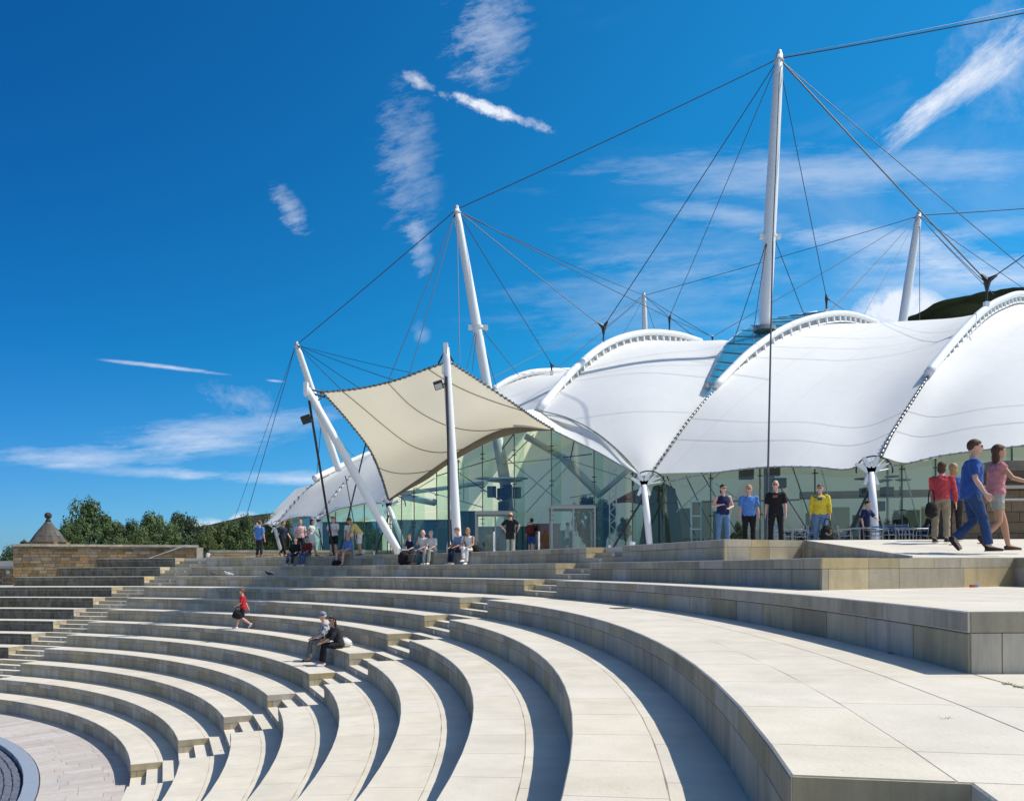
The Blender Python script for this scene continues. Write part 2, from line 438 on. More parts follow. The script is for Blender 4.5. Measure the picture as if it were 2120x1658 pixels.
def ring(name, r0, r1, fa, fb, z0, z1, step, mat_, parent, off=0, gap=.005, jitter=0):
    """a course of stones from angle fa(r) to fb(r); inner ones alike, end ones cut to the stair or wall"""
    a0, a1 = fa(r0), fb(r0)
    n = max(1, round((a1 - a0) * r0 / step))
    d = step / r0
    cuts = [a0]
    a = a0 + d * (off if off else 1)
    while a < a1 - d * .35:
        cuts.append(a); a += d * (1 if not jitter else random.choice((.75, 1, 1, 1.25)))
    cuts.append(a1)
    g = gap / r0 / 2
    for i in range(len(cuts) - 1):
        lo, hi = cuts[i], cuts[i + 1]
        la, ha = lo + g, hi - g
        lb = fa(r1) + g if i == 0 else lo + g
        hb = fb(r1) - g if i == len(cuts) - 2 else hi - g
        ends = i == 0 or i == len(cuts) - 2
        stone(name, r0, r1, la, ha, lb, hb, z0, z1, mat_, parent, None if (ends or jitter) else name)
def core(r0, r1, fa, fb, z0, z1, parent, name='seating_tier', mat_=JOINT):
    n = max(2, int((fb(r0) - fa(r0)) / R(1.5)))
    vs, fs = [], []
    for i in range(n + 1):
        t = i / n
        for r, z in ((r0, z0), (r0, z1), (r1, z1), (r1, z0)):
            vs.append((*pol(r, fa(r) + (fb(r) - fa(r)) * t), z))
    for i in range(n):
        b = 4 * i
        for k in range(4):
            fs.append((b + k, b + (k + 1) % 4, b + 4 + (k + 1) % 4, b + 4 + k))
    fs += [(0, 3, 2, 1), (4 * n, 4 * n + 1, 4 * n + 2, 4 * n + 3)]
    me = bpy.data.meshes.new(name); me.from_pydata(vs, [], fs); me.update()
    return link(name, me, mat_, parent)
LEFT_END = R(98)
def wall_cut(x0):    # tiers on the far left run into the stone wall
    return lambda r: LEFT_END
WALLL = ((-17.1, 42.2), (-24.6, 38.6))
for lv in LEVELS:
    r0 = RAD[lv]; zt = LZ(lv)
    rn = RAD[lv + 1] if lv < 2 else r0 + .66
    segs = []
    low = R(-30)
    if lv == -1: rcut = lambda r: R(-10.42)
    elif lv == 0: rcut = cutY(5.67)
    elif lv == 1: rcut = cutline(*CEND)
    elif lv == 2: rcut = cutline(*DEND)
    else: rcut = lambda r: low
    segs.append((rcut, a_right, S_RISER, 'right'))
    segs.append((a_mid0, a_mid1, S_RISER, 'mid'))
    if lv >= 0:
        # up against the wall line
        wl_ = cutline(WALLL[1], WALLL[0])
        fb = wl_
    else:
        fb = lambda r: LEFT_END
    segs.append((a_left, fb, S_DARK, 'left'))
    for fa, fb, rm, side in segs:
        tier = core(r0 + .05, rn + .25, (lambda f: lambda r: f(r) + .004 / r)(fa), (lambda f: lambda r: f(r) - .004 / r)(fb), zt - .60, zt - .012, amph)
        step = .78 if side != 'left' else 1.15; gp = .022 if side == 'left' else .014
        if side == 'right' and lv >= -1: step = .95
        st_cop = step
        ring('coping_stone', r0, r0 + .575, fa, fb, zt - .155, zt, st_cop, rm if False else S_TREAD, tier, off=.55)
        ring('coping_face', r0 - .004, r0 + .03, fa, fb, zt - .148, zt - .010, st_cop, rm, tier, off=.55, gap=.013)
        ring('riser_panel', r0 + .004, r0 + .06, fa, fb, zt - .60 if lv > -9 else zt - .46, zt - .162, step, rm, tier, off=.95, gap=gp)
        r = r0 + .5775
        # tread slabs behind the coping
        widths = [rn + .03 - r] if rn - r < .8 else [.655, rn + .03 - r - .66]
        for w in widths:
            ring('tread_slab', r, r + w, fa, fb, zt - .09, zt - .002, step * 1.25, S_TREAD, tier, off=.4)
            r += w + .005
    # faces at the stair cheeks and at the cut ends
    def cheek(fr, sgn, side_mat, name='end_panel', rr=None):
        ra, rb = r0 + .002, (rr or rn) + .02
        for z0, z1, spl in ((zt - .60, zt - .161, (.0, .12, 1.0)), (zt - .150, zt - .004, (0, 1.0))):
            for i in range(len(spl) - 1):
                x0, x1 = ra + (rb - ra) * spl[i] + .003, ra + (rb - ra) * spl[i + 1] - .003
                th = .012
                q = []
                for r_, s_ in ((x0, 0), (x1, 0), (x1, 1), (x0, 1)):
                    a = fr(r_) + sgn * (th * s_ - .004) / r_
                    q.append(pol(r_, a))
                mb = MB().prism(q, z0, z1)
                mb.build(name, side_mat, amph_part)
    amph_part = tier
    for fr, sg, mt in ((a_right, 1, S_RISER), (a_mid0, -1, S_END), (a_mid1, 1, S_RISER), (a_left, -1, S_END)):
        cheek(fr, sg, mt)
# the stairs cut into the tiers
def stair(ac, top=2):
    ca, sa = math.cos(ac), math.sin(ac)
    for lv in LEVELS:
        r0 = RAD[lv]; zl = LZ(lv - 1); rn = RAD[lv + 1] if lv < 2 else r0 + 1.6
        st = MB().box((0, 0, 0), (.01, .01, .01)).mesh('stair')
        b = MB(); d0 = math.sqrt(r0 * r0 - HW * HW)
        b.box((d0 + (rn - r0 + .3) / 2 + .02, 0, zl + .02), (rn - r0 + .25, 2 * HW - .01, .2))
        so = b.build('stair_flight', JOINT, amph, rz=ac)
        xs = [(d0, d0 + .33, zl + .15), (d0 + .33, d0 + .66, zl + .30)]
        for x0, x1, z in xs:
            for y0, y1 in ((-HW + .004, -.02), (-.016, HW - .004)):
                MB().box(((x0 + x1) / 2, (y0 + y1) / 2, z - .09 ), (x1 - x0 - .004, y1 - y0, .18)).build('step', S_TREAD, so)
                MB().box((x0 + .003, (y0 + y1) / 2, z - .084), (.014, y1 - y0 - .002, .150)).build('step_riser', S_RISER, so)
        x0 = d0 + .66; x1 = math.sqrt(rn * rn - HW * HW) - .004
        n = max(1, round((x1 - x0) / .7)); 
        for i in range(n):
            a, c = x0 + (x1 - x0) * i / n, x0 + (x1 - x0) * (i + 1) / n
            MB().box(((a + c) / 2, 0, zl + .45 - .14), (c - a - .004, 2 * HW - .008, .276)).build('landing_slab', S_TREAD, so)
        MB().box((x0 + .001, 0, zl + .365), (.014, 2 * HW - .012, .14)).build('step_riser', S_RISER, so)
        for i, (xx, zz) in enumerate(((d0, zl + .07), (d0 + .33, zl + .22), (d0 + .66, zl + .37))):
            yy = (.0, -.28, -.56)[i] if ac > R(50) else (.15, .0, -.25)[i]
            g = MB()
            for k in range(10):
                t0, t1 = 2 * math.pi * k / 10, 2 * math.pi * (k + 1) / 10
                q = [(r_ * math.cos(t), r_ * math.sin(t)) for r_, t in ((.032, t0), (.05, t0), (.05, t1), (.032, t1))]
                g.add([(xx - .014, yy + q_[0], zz + q_[1]) for q_ in q] + [(xx, yy + q_[0], zz + q_[1]) for q_ in q],
                      [(0, 1, 2, 3), (0, 4, 5, 1), (1, 5, 6, 2), (2, 6, 7, 3), (3, 7, 4, 0)])
            g.build('step_light', WHITE, so)
stair(A1); stair(A2)
# broad paved landings to the right, where the upper tiers stop one by one
pl = core(29.31, 34.5, lambda r: R(-30), lambda r: (R(-10.42) if r < 30.53 else cutY(5.69)(r)), LZ(-1) - .6, LZ(-1) - .012, amph, 'lower_landing')
r = 29.262
for w in (.63, .64, .62, .7, .7, .7, .7):
    r1 = r + w
    top = (lambda r_: R(-10.42)) if r < 30.5 else cutY(5.66)
    ring('paving_slab', r, r1 - .006, lambda r_: R(-30), top, LZ(-1) - .1, LZ(-1) - .002, 1.15, S_TREAD, pl, off=random.uniform(.3, .9), gap=.007)
    r = r1
ring('coping_face', 29.262, 29.29, lambda r: R(-30), lambda r: R(-10.45), LZ(-1) - .16, LZ(-1) - .004, 1.15, S_RISER, pl)
ring('riser_panel', 29.266, 29.30, lambda r: R(-30), lambda r: R(-10.45), LZ(-1) - .6, LZ(-1) - .166, 1.15, S_RISER, pl, off=.6)
ring('tread_slab', 28.60, 29.28, lambda r: R(-30), lambda r: R(-10.3), LZ(-2) - .1, LZ(-2) - .003, 1.1, S_TREAD, pl)
lm_ = core(31.2, 36, cutY(5.69), lambda r: cutline(*CEND)(r), LZ(0) - .6, LZ(0) - .012, amph, 'middle_landing')
r = 31.53
for w in (.62, .62, .62, .62, .62, .62, .62):
    ring('paving_slab', r, r + w - .006, cutY(5.67), cutline(*CEND), LZ(0) - .1, LZ(0) - .002, 1.05, S_TREAD, lm_, off=random.uniform(.3, .9), gap=.007)
    r += w
def wallrun(p, q, zt0, zt1, zb, parent, splits_top, splits_low, mt, th=.05, cop=.15, push=.0):
    """stone facing along a straight run p-q (world plan), top height zt0 at p and zt1 at q"""
    p, q = Vector((p[0] - CX, p[1] - CY)), Vector((q[0] - CX, q[1] - CY))
    d = q - p; L = d.length; u = d / L; n = Vector((u.y, -u.x))      # n points to the camera side
    for spl, hi, lo in ((splits_top, 0, cop - .003), (splits_low, cop + .003, None)):
        for i in range(len(spl) - 1):
            t0, t1 = spl[i] * L + .004, spl[i + 1] * L - .004
            za = zt0 + (zt1 - zt0) * t0 / L; zc = zt0 + (zt1 - zt0) * t1 / L
            a, b = p + u * t0, p + u * t1
            poly = [a + n * (th * .5 + push), b + n * (th * .5 + push), b - n * .03, a - n * .03]
            zb0, zb1 = (za - lo, zc - lo) if lo is not None else (zb, zb)
            if zb0 > za - hi - .005: zb0 = za - hi - .005
            if zb1 > zc - hi - .005: zb1 = zc - hi - .005
            vs = [(*poly[0], zb0), (*poly[1], zb1), (*poly[2], zb1), (*poly[3], zb0), (*poly[0], za - hi), (*poly[1], zc - hi), (*poly[2], zc - hi), (*poly[3], za - hi)]
            MB().add(vs, [(3, 2, 1, 0), (4, 5, 6, 7), (0, 1, 5, 4), (1, 2, 6, 5), (2, 3, 7, 6), (3, 0, 4, 7)]).build('facing_stone', mt, parent)
pA = (CX + 28.637 * math.cos(R(-10.42)), CY + 28.637 * math.sin(R(-10.42)))
pA2 = (CX + 29.27 * math.cos(R(-10.42)), CY + 29.27 * math.sin(R(-10.42)))
wallrun(pA, pA2, LZ(-1) - .006, LZ(-1) - .006, LZ(-2) - .1, pl, (0, 1), (0, .35, 1), S_RISER, th=.02)
wallrun((3.34, 5.67), (9.0, 5.62), LZ(0) - .006, LZ(0) - .006, LZ(-1) - .1, lm_, (0, .22, .46, .72, 1), (0, .04, .28, .52, .78, 1), S_RISER, th=.02)
wallrun(CEND[0], CEND[1], LZ(1) - .006, LZ(1) - .006, LZ(0) - .1, lm_, (0, .22, .37, .55, .69, 1), (0, .03, .22, .37, .71, 1), S_END, th=.02)
wallrun((7.95, 12.3), (7.9, 6), LZ(1) - .006, LZ(1) - .006, LZ(0) - .1, lm_, (0, .3, .6, 1), (0, .2, .5, .8, 1), S_RISER, th=.02)
wallrun(DEND[0], DEND[1], LZ(2) - .006, LZ(2) - .006, LZ(1) - .1, lm_, (0, .33, .55, 1), (0, .04, .31, .56, 1), S_END, th=.02)
rampw = wallrun((6.36, 16.9), (5.90, 11.5), LZ(2) - .004, LZ(1) + .03, LZ(1) - .1, lm_, (0, .14, .29, .42, .56, .68, .8, .9, 1), (0, .12, .28, .42, .56, .7, .85, 1), S_RISER, th=.02)
def ngon(name, pts, mt, kind='structure', parent=None, label=None):
    me = bpy.data.meshes.new(name); me.from_pydata([tuple(p) for p in pts], [], [tuple(range(len(pts)))]); me.update()
    if me.polygons[0].normal.z < 0: me.flip_normals()
    o = link(name, me, mt, parent)
    if kind: o['kind'] = kind
    return o
# upper floors: landing at level 1, the gentle ramp and the terrace in front of the building
def arcpts(r, a0, a1, n): return [(CX + r * math.cos(a0 + (a1 - a0) * i / n), CY + r * math.sin(a0 + (a1 - a0) * i / n)) for i in range(n + 1)]
ca_ = cutline(*CEND)(31.6)
b = MB()
z1_ = LZ(1) - .006
b.prism([(4.36, 10.86), (7.95, 12.32), (7.98, 0), (30, 0), (30, 12.3), (30, 18), (5.2, 17.0), (4.9, 16.0), (4.62, 14.0), (4.5, 12.4)], z1_ - .5, z1_)
o = b.build('upper_landing', S_TREAD); tag(o, kind='structure')
zt_ = LZ(2) - .004
vs = [(5.9, 11.5, z1_ + .012), (7.95, 12.32, z1_ + .012), (30, 12.4, z1_ + .012), (30, 17, zt_ - .002), (6.36, 16.9, zt_ - .002)]
lo = [(x, y, z1_ - .3) for x, y, z in vs]
MB().add(vs + lo, [(0, 1, 2, 3, 4), (9, 8, 7, 6, 5), (0, 5, 6, 1), (1, 6, 7, 2), (2, 7, 8, 3), (3, 8, 9, 4), (4, 9, 5, 0)]).build('ramp', S_TREAD)['kind'] = 'structure'
# terrace: everything outside the top tier
tr_ = core(33.15, 80, lambda r: R(15.9), lambda r: R(73.9), zt_ - .5, zt_, None, 'terrace', S_FLOOR); tr_.location = (CX, CY, 0); tag(tr_, kind='structure')
tr_ = core(39.0, 80, lambda r: R(74), lambda r: R(120), zt_ - .5, zt_, None, 'terrace', S_FLOOR); tr_.location = (CX, CY, 0); tag(tr_, kind='structure')
MB().prism([(4.62, 16.25), (6.36, 16.97), (60, 17.05), (49.8, 30.04), (4.77, 17.2)], zt_ - .5, zt_).build('terrace', S_FLOOR)['kind'] = 'structure'
# ground far around (below everything) and the level plaza on the far left
GRASS = mat('park_grass', (.06, .085, .03), .95, c2=(.035, .055, .02), scale=.05, coord='Position')
ngon('ground', [(-3000, -600, -.35), (3000, -600, -.35), (3000, 5000, -.35), (-3000, 5000, -.35)], GRASS)
b = MB()
pz = LZ(-1) - .01
o = MB().prism([(-24.55, 38.62), (-27.1, 37.0), (-60, 36.8), (-60, 62), (-17.3, 42.45)], pz - .5, pz + .0).build('left_plaza', S_PAVE); tag(o, kind='structure')
# stage floor
fl = core(18.60, 20.9, lambda r: R(-28), lambda r: R(100), -.3, -.02, amph, 'stage_floor')
a = R(-25); i = 0
while a < R(96):
    d = random.uniform(.30, .42) / 19.8
    cuts = [18.93]
    x = 18.93 + random.uniform(.3, .9)
    while x < 20.78 - .2:
        cuts.append(x); x += random.uniform(.7, 1.1)
    cuts.append(20.80)
    for k in range(len(cuts) - 1):
        ra, rb = cuts[k] + .003, cuts[k + 1] - .003
        stone('paving_slab', ra, rb, a + .0001, a + d - .0002, a + .0001, a + d - .0002, -.08, random.uniform(-.003, .0), S_PAVE, fl, None, ch=.002)
    a += d
ring('kerb_stone', 18.60, 18.91, lambda r: R(-25), lambda r: R(96), -.25, .018, .9, GRANITE, fl, gap=.004)
sf = MB()
for j in range(26):
    rr = 18.47 - j * .172
    n = int(R(86) * rr / .115)
    off = random.random()
    for k in range(n):
        a = R(8) + (k + off + random.uniform(-.1, .1)) * .115 / rr
        c = pol(rr + random.uniform(-.008, .008), a)
        z = -.135 + random.uniform(-.008, .008)
        w, l, hh = .152 + random.uniform(-.012, .01), .098 + random.uniform(-.012, .01), .05
        M3 = Matrix.Rotation(a, 3, 'Z')
        P = [M3 @ Vector((x * w, y * l, 0)) for x, y in ((-.5, -.5), (.5, -.5), (.5, .5), (-.5, .5))]
        Q = [p * .86 for p in P]
        c3 = Vector((*c, 0))
        sf.add([c3 + p + Vector((0, 0, z - .05)) for p in P] + [c3 + p + Vector((0, 0, z + .035)) for p in P] + [c3 + q + Vector((0, 0, z + .05)) for q in Q],
               [(0, 1, 5, 4), (1, 2, 6, 5), (2, 3, 7, 6), (3, 0, 4, 7), (4, 5, 9, 8), (5, 6, 10, 9), (6, 7, 11, 10), (7, 4, 8, 11), (8, 9, 10, 11)])
o = sf.build('cobble_setts', SETT, amph); tag(o, kind='stuff')
me = MB().add([(*pol(18.62, R(a_)), -.135) for a_ in range(-30, 101, 2)] + [(0, 0, -.135)], [(i, i + 1, 66) for i in range(65)]).mesh('stage_bed')
link('stage_bed', me, JOINT, amph)

# ------------------------------------------------------------------ the tented building
ZT = zt_
def cr(p0, p1, p2, p3, t):
    return .5 * ((2 * p1) + (p2 - p0) * t + (2 * p0 - 5 * p1 + 4 * p2 - p3) * t * t + (3 * p1 - p0 - 3 * p2 + p3) * t ** 3)
def crv_at(P, t):
    n = len(P) - 1
    x = min(max(t, 0), 1) * n; i = min(int(x), n - 1); f = x - i
    a = P[i - 1] if i > 0 else P[0] * 2 - P[1]
    d = P[i + 2] if i + 2 <= n else P[n] * 2 - P[n - 1]
    return cr(a, P[i], P[i + 1], d, f)
def crv(P, n): return [crv_at(P, i / n) for i in range(n + 1)]
def UU(L): return [U(*p) for p in L]
class Patch:
    def __init__(s, cols): s.c = [UU(c) if not isinstance(c[0], Vector) else c for c in cols]
    def at(s, u, v): return crv_at([crv_at(c, v) for c in s.c], u)
    def build(s, name, mt, parent, nu=16, nv=28):
        rows = [[crv_at(c, j / nv) for c in s.c] for j in range(nv + 1)]
        vs = [crv_at(r, i / nu) for r in rows for i in range(nu + 1)]
        fs = [(j * (nu + 1) + i, j * (nu + 1) + i + 1, (j + 1) * (nu + 1) + i + 1, (j + 1) * (nu + 1) + i) for j in range(nv) for i in range(nu)]
        me = bpy.data.meshes.new(name); me.from_pydata([tuple(v) for v in vs], [], fs); me.shade_smooth(); me.update()
        return link(name, me, mt, parent)
bld = empty('tent_building', (0, 0, 0), 'long white tented building with arched fabric roof and green glass walls behind the terrace', 'building')
SEAM = mat('seam_grey', (.60, .60, .62), .7)
LACE = mat('clamp_grey', (.36, .36, .38), .5, metal=.3)
def trim(P, parent, r=.03, step=.33, size=.09, name='edge_cable', clamp=LACE):
    pts = crv(P, 40) if len(P) < 20 else P
    MB().tube(pts, r, 6).build(name, STEEL, parent, smooth=True)
    b = MB(); L = 0; nxt = 0
    for i in range(len(pts) - 1):
        d = (pts[i + 1] - pts[i]); l = d.length
        while nxt <= L + l:
            p = pts[i] + d * ((nxt - L) / l)
            b.box(p, (size, size, size * .8), rz=random.random()); nxt += step
        L += l
    tag(b.build('edge_clamps', clamp, parent), kind='stuff')
def arch(P, r, parent, name='arch_tube', br=24, drop=.42, slots=True, t0=0, t1=1):
    P = UU(P); pts = crv(P, 40)
    o = MB().tube(pts, r, 14).build(name, WHITE, parent, smooth=True)
    if slots:
        for i in range(br):
            t = t0 + (t1 - t0) * (i + .5) / br
            p, q = crv_at(P, t - .004), crv_at(P, t + .004)
            d = (q - p).normalized(); up = (Vector((0, 0, 1)) - d * d.z).normalized(); s_ = d.cross(up)
            M3 = Matrix((d, s_, up)).transposed()
            c = crv_at(P, t) - up * (r + drop * .5)
            MB().box(c, (.16, .16, drop), M3=M3).build('bracket', WHITE, o)
        lo = [crv_at(P, t0 + (t1 - t0) * i / 30) for i in range(31)]
        bk = MB()
        for i in range(31):
            bk.v += [tuple(lo[i] + Vector((0, .08, 0))), tuple(lo[i] + Vector((0, .08, -r - drop - .15)))]
            if i: bk.f.append((2 * i - 2, 2 * i, 2 * i + 1, 2 * i - 1))
        bk.build('slot_backing', mat('interior_grey', (.33, .34, .36), .7), o)  # grey strip in place of the dim interior seen between the brackets
        MB().tube([p - Vector((0, 0, r + drop)) for p in lo], .06, 6).build('lower_chord', WHITE, o, smooth=True)
    return o
# right hand bays
L3 = [(1350, 980, 33.3), (1418, 882, 35.2), (1480, 805, 37.5), (1560, 740, 42), (1640, 692, 46), (1720, 671, 50), (1800, 678, 56), (1850, 712, 66)]
R3 = [(1822, 948, 29.6), (1866, 868, 31.4), (1925, 777, 33.5), (1982, 722, 36.5), (2038, 668, 40.5), (2082, 640, 44.5), (2128, 630, 49), (2200, 645, 58)]
M3 = Patch([L3,
    [(1500, 976, 32), (1545, 888, 33.7), (1592, 818, 36.5), (1665, 745, 41.5), (1735, 697, 46.5), (1795, 675, 52), (1865, 668, 59), (1890, 700, 68)],
    [(1620, 966, 31), (1658, 888, 32.8), (1703, 818, 36), (1765, 748, 41), (1825, 700, 46.5), (1875, 675, 53), (1925, 664, 60), (1950, 700, 69)],
    [(1750, 972, 30), (1775, 900, 31.8), (1818, 820, 34.5), (1868, 752, 38.5), (1920, 700, 44), (1962, 670, 51), (2000, 657, 59), (2020, 690, 68)], R3])
m3 = M3.build('roof_membrane', MEMB, bld)
M4 = Patch([[(1828, 946, 29.6)] + R3[1:],
    [(1885, 958, 29.2), (1928, 880, 30.8), (1992, 790, 33), (2045, 725, 36), (2095, 678, 40), (2135, 655, 44), (2185, 645, 49), (2260, 670, 58)],
    [(2000, 936, 28.6), (2040, 860, 30), (2092, 780, 32.5), (2142, 715, 36), (2192, 668, 40), (2240, 645, 44), (2290, 635, 49), (2370, 660, 58)],
    [(2150, 922, 27.9), (2200, 850, 29.2), (2250, 775, 31.5), (2300, 705, 35), (2350, 655, 39), (2400, 632, 44), (2450, 625, 49), (2500, 650, 58)],
    [(2330, 950, 27.3), (2380, 860, 28.5), (2440, 770, 31), (2480, 690, 34.5), (2520, 640, 38.5), (2560, 615, 43), (2600, 610, 48), (2650, 640, 57)]])
m4 = M4.build('roof_membrane', MEMB, bld)
L2 = [(1324, 984, 33.2), (1288, 942, 34), (1232, 895, 35.4), (1122, 852, 38.5), (1192, 784, 43), (1260, 729, 47.5), (1332, 706, 52), (1452, 715, 60)]
M2 = Patch([L2,
    [(1333, 984, 33.2), (1333, 932, 34), (1322, 872, 35.5), (1300, 815, 37.8), (1335, 765, 42), (1388, 725, 47.5), (1442, 708, 54), (1492, 704, 60)],
    [(1345, 982, 33.2), (1390, 922, 34.4), (1434, 860, 35.8), (1470, 808, 37.8), (1478, 782, 39.7), (1492, 748, 43), (1520, 712, 48), (1560, 715, 58)]])
m2 = M2.build('roof_membrane', MEMB, bld)
MS = Patch([[(1084, 850, 35.6), (1100, 848, 38.2), (1112, 846, 39.6)], [(1148, 892, 35.85), (1160, 880, 37), (1128, 855, 38.5)], [(1240, 937, 34.3), (1240, 918, 34.8), (1232, 897, 35.3)], [(1329, 987, 33.05), (1329, 985, 33.1), (1325, 983, 33.2)]])
MS.build('roof_membrane', MEMB, bld, 16, 8)
M1 = Patch([[(1060, 890, 39.5), (1035, 840, 44), (1022, 806, 50)], [(1090, 880, 39.2), (1070, 832, 44.5), (1062, 788, 51)], [(1118, 868, 39), (1112, 818, 44), (1110, 775, 52.5)], [(1135, 850, 39), (1165, 795, 44), (1185, 768, 55)]])
M1.build('roof_membrane', MEMB, bld, 12, 12)
# left hand bays, seen past the canopy
ML = [
 ([[(536, 1090, 70), (575, 1050, 72), (612, 1012, 75)], [(553, 1084, 68), (592, 1046, 70.5), (628, 1008, 73)], [(571, 1087, 67), (607, 1045, 69), (646, 1004, 71)]]),
 ([[(571, 1087, 67), (607, 1045, 68.5), (646, 1004, 70), (705, 966, 74)], [(615, 1070, 61.5), (655, 1028, 64), (690, 990, 67), (735, 958, 72)], [(660, 1073, 56), (700, 1018, 58), (740, 972, 61), (768, 940, 66)]]),
 ([[(660, 1073, 56), (700, 1018, 58), (740, 972, 61), (768, 940, 66)], [(730, 1047, 49), (755, 1008, 52), (785, 965, 56), (800, 935, 62)], [(803, 1042, 42.6), (812, 990, 47), (825, 950, 52), (830, 925, 58)]])]
for c in ML:
    Patch(c).build('roof_membrane', MEMB, bld, 10, 16)
# scalloped lower edges and laced ridges
trim(UU([(1385, 997, 32.85), (1440, 985, 32.4), (1500, 976, 31.95), (1560, 969, 31.5), (1620, 966, 30.95), (1690, 967, 30.5), (1750, 972, 29.95), (1792, 960, 29.75)]), m3)
trim(UU([(1848, 964, 29.4), (1885, 958, 29.15), (1940, 945, 28.9), (2000, 936, 28.55), (2070, 928, 28.2), (2150, 922, 27.85), (2260, 935, 27.5)]), m4)
DCL = mat('dark_clamp', (.12, .12, .13), .5)
trim(UU([(1350, 978, 33.2), (1385, 928, 34), (1418, 880, 35.0), (1450, 840, 36.2), (1478, 808, 37.3)]), m3, .03, .30, .10, 'ridge_cable', DCL)
trim(UU([(1822, 946, 29.5), (1842, 905, 30.3), (1866, 866, 31.2), (1895, 820, 32.3), (1922, 778, 33.3)]), m4, .03, .30, .10, 'ridge_cable', DCL)
trim(UU([(1325, 982, 33.1), (1288, 940, 33.9), (1232, 894, 35.3), (1175, 865, 37), (1122, 851, 38.3)]), m2, .03, .5, .05, 'ridge_cable', DCL)
trim(UU([(1329, 987, 33.0), (1280, 960, 33.6), (1240, 937, 34.2), (1195, 915, 35), (1148, 892, 35.8)]), m2, .03, .4, .07)
ml = bld
trim(UU([(536, 1091, 70), (553, 1085, 68), (571, 1088, 67)]), bld, .03, .5, .1)
trim(UU([(571, 1088, 66.9), (592, 1076, 64), (615, 1070.5, 61.4), (640, 1069, 58.5), (660, 1074, 56)]), bld, .03, .5, .1)
trim(UU([(660, 1074, 55.9), (695, 1056, 52), (730, 1047.5, 48.9), (765, 1041, 45.5), (803, 1043, 42.5)]), bld, .03, .4, .08)
trim(UU([(571, 1087, 66.8), (607, 1044, 68.3), (646, 1003, 69.8)]), bld, .05, .6, .25, 'ridge_cable')
trim(UU([(660, 1073, 55.8), (700, 1017, 57.8), (740, 971, 60.8)]), bld, .05, .6, .22, 'ridge_cable')
# seams printed in the cloth by its joints
for Pp, u0, v0, u1, v1 in ((M3, .0, .17, 1, .17), (M3, 0, .10, 1, .10), (M4, 0, .17, 1, .17), (M4, 0, .1, 1, .1), (M2, .1, .36, 1, .30),
                       (M3, .05, 0, .35, .75), (M3, .3, 0, .62, .8), (M3, .55, 0, .85, .8), (M4, .3, 0, .3, .9)):
    pts = []
    for i in range(31):
        t = i / 30
        p = Pp.at(u0 + (u1 - u0) * t, v0 + (v1 - v0) * t)
        pts.append(p + (cam.location - p).normalized() * .0 + Vector((0, -.012, .012)))
    wd = .0065 if abs(v1 - v0) < .15 else .004
    MB().tube(pts, wd, 4).build('seam', SEAM, bld)
# arches
arch([(1480, 800, 37.4), (1560, 722, 42), (1640, 672, 46), (1720, 650, 50), (1770, 652, 53.5), (1815, 668, 57)], .185, bld, br=22, drop=.36)
MB().tube(crv(UU([(1468, 798, 37.6), (1482, 762, 40.5), (1512, 708, 46), (1562, 677, 50), (1615, 662, 53), (1690, 648, 57)]), 30), .15, 10).build('arch_tube', WHITE, bld, smooth=True)
arch([(1922, 772, 33.3), (1975, 706, 36.4), (2030, 648, 40.3), (2075, 620, 44.3), (2125, 610, 48.8), (2200, 640, 57)], .19, bld, br=30, drop=.3)
arch([(1117, 846, 38.6), (1188, 766, 43), (1258, 711, 47.5), (1332, 689, 52), (1400, 692, 56), (1450, 706, 60)], .21, bld, br=26, drop=.40)
arch([(1022, 806, 49.5), (1062, 783, 50.6), (1108, 770, 52), (1180, 767, 55)], .2, bld, br=12, drop=.5)
arch([(650, 990, 69.5), (705, 965, 72), (768, 938, 74), (830, 920, 76)], .26, bld, br=8, drop=.55)
# glazed strip above the third arch: panes in a frame
GL = Patch([[(1466, 792, 37.4), (1482, 752, 40.3), (1512, 702, 45.6), (1562, 671, 49.6), (1615, 657, 52.6), (1690, 645, 56)],
            [(1478, 795, 37.2), (1517, 756, 39.6), (1575, 704, 43), (1632, 671, 45.8), (1688, 650, 48.6), (1745, 643, 52)]])
strip = Patch([[p + Vector((0, 0, -.1)) for p in c] for c in GL.c]).build('glazed_strip', ROOFGL, bld, 2, 20)
for i in range(14):
    for j in range(2):
        u0, u1, v0, v1 = j / 2 + .015, (j + 1) / 2 - .015, i / 14 + .005, (i + 1) / 14 - .005
        q = [GL.at(u0, v0), GL.at(u1, v0), GL.at(u1, v1), GL.at(u0, v1)]
        MB().add(q, [(0, 1, 2, 3)]).build('glass_pane', ROOFGL, strip)
    a, b_ = GL.at(0, i / 14), GL.at(1, i / 14)
    MB().tube([a, b_], .04, 5).build('glazing_bar', STEEL, strip)
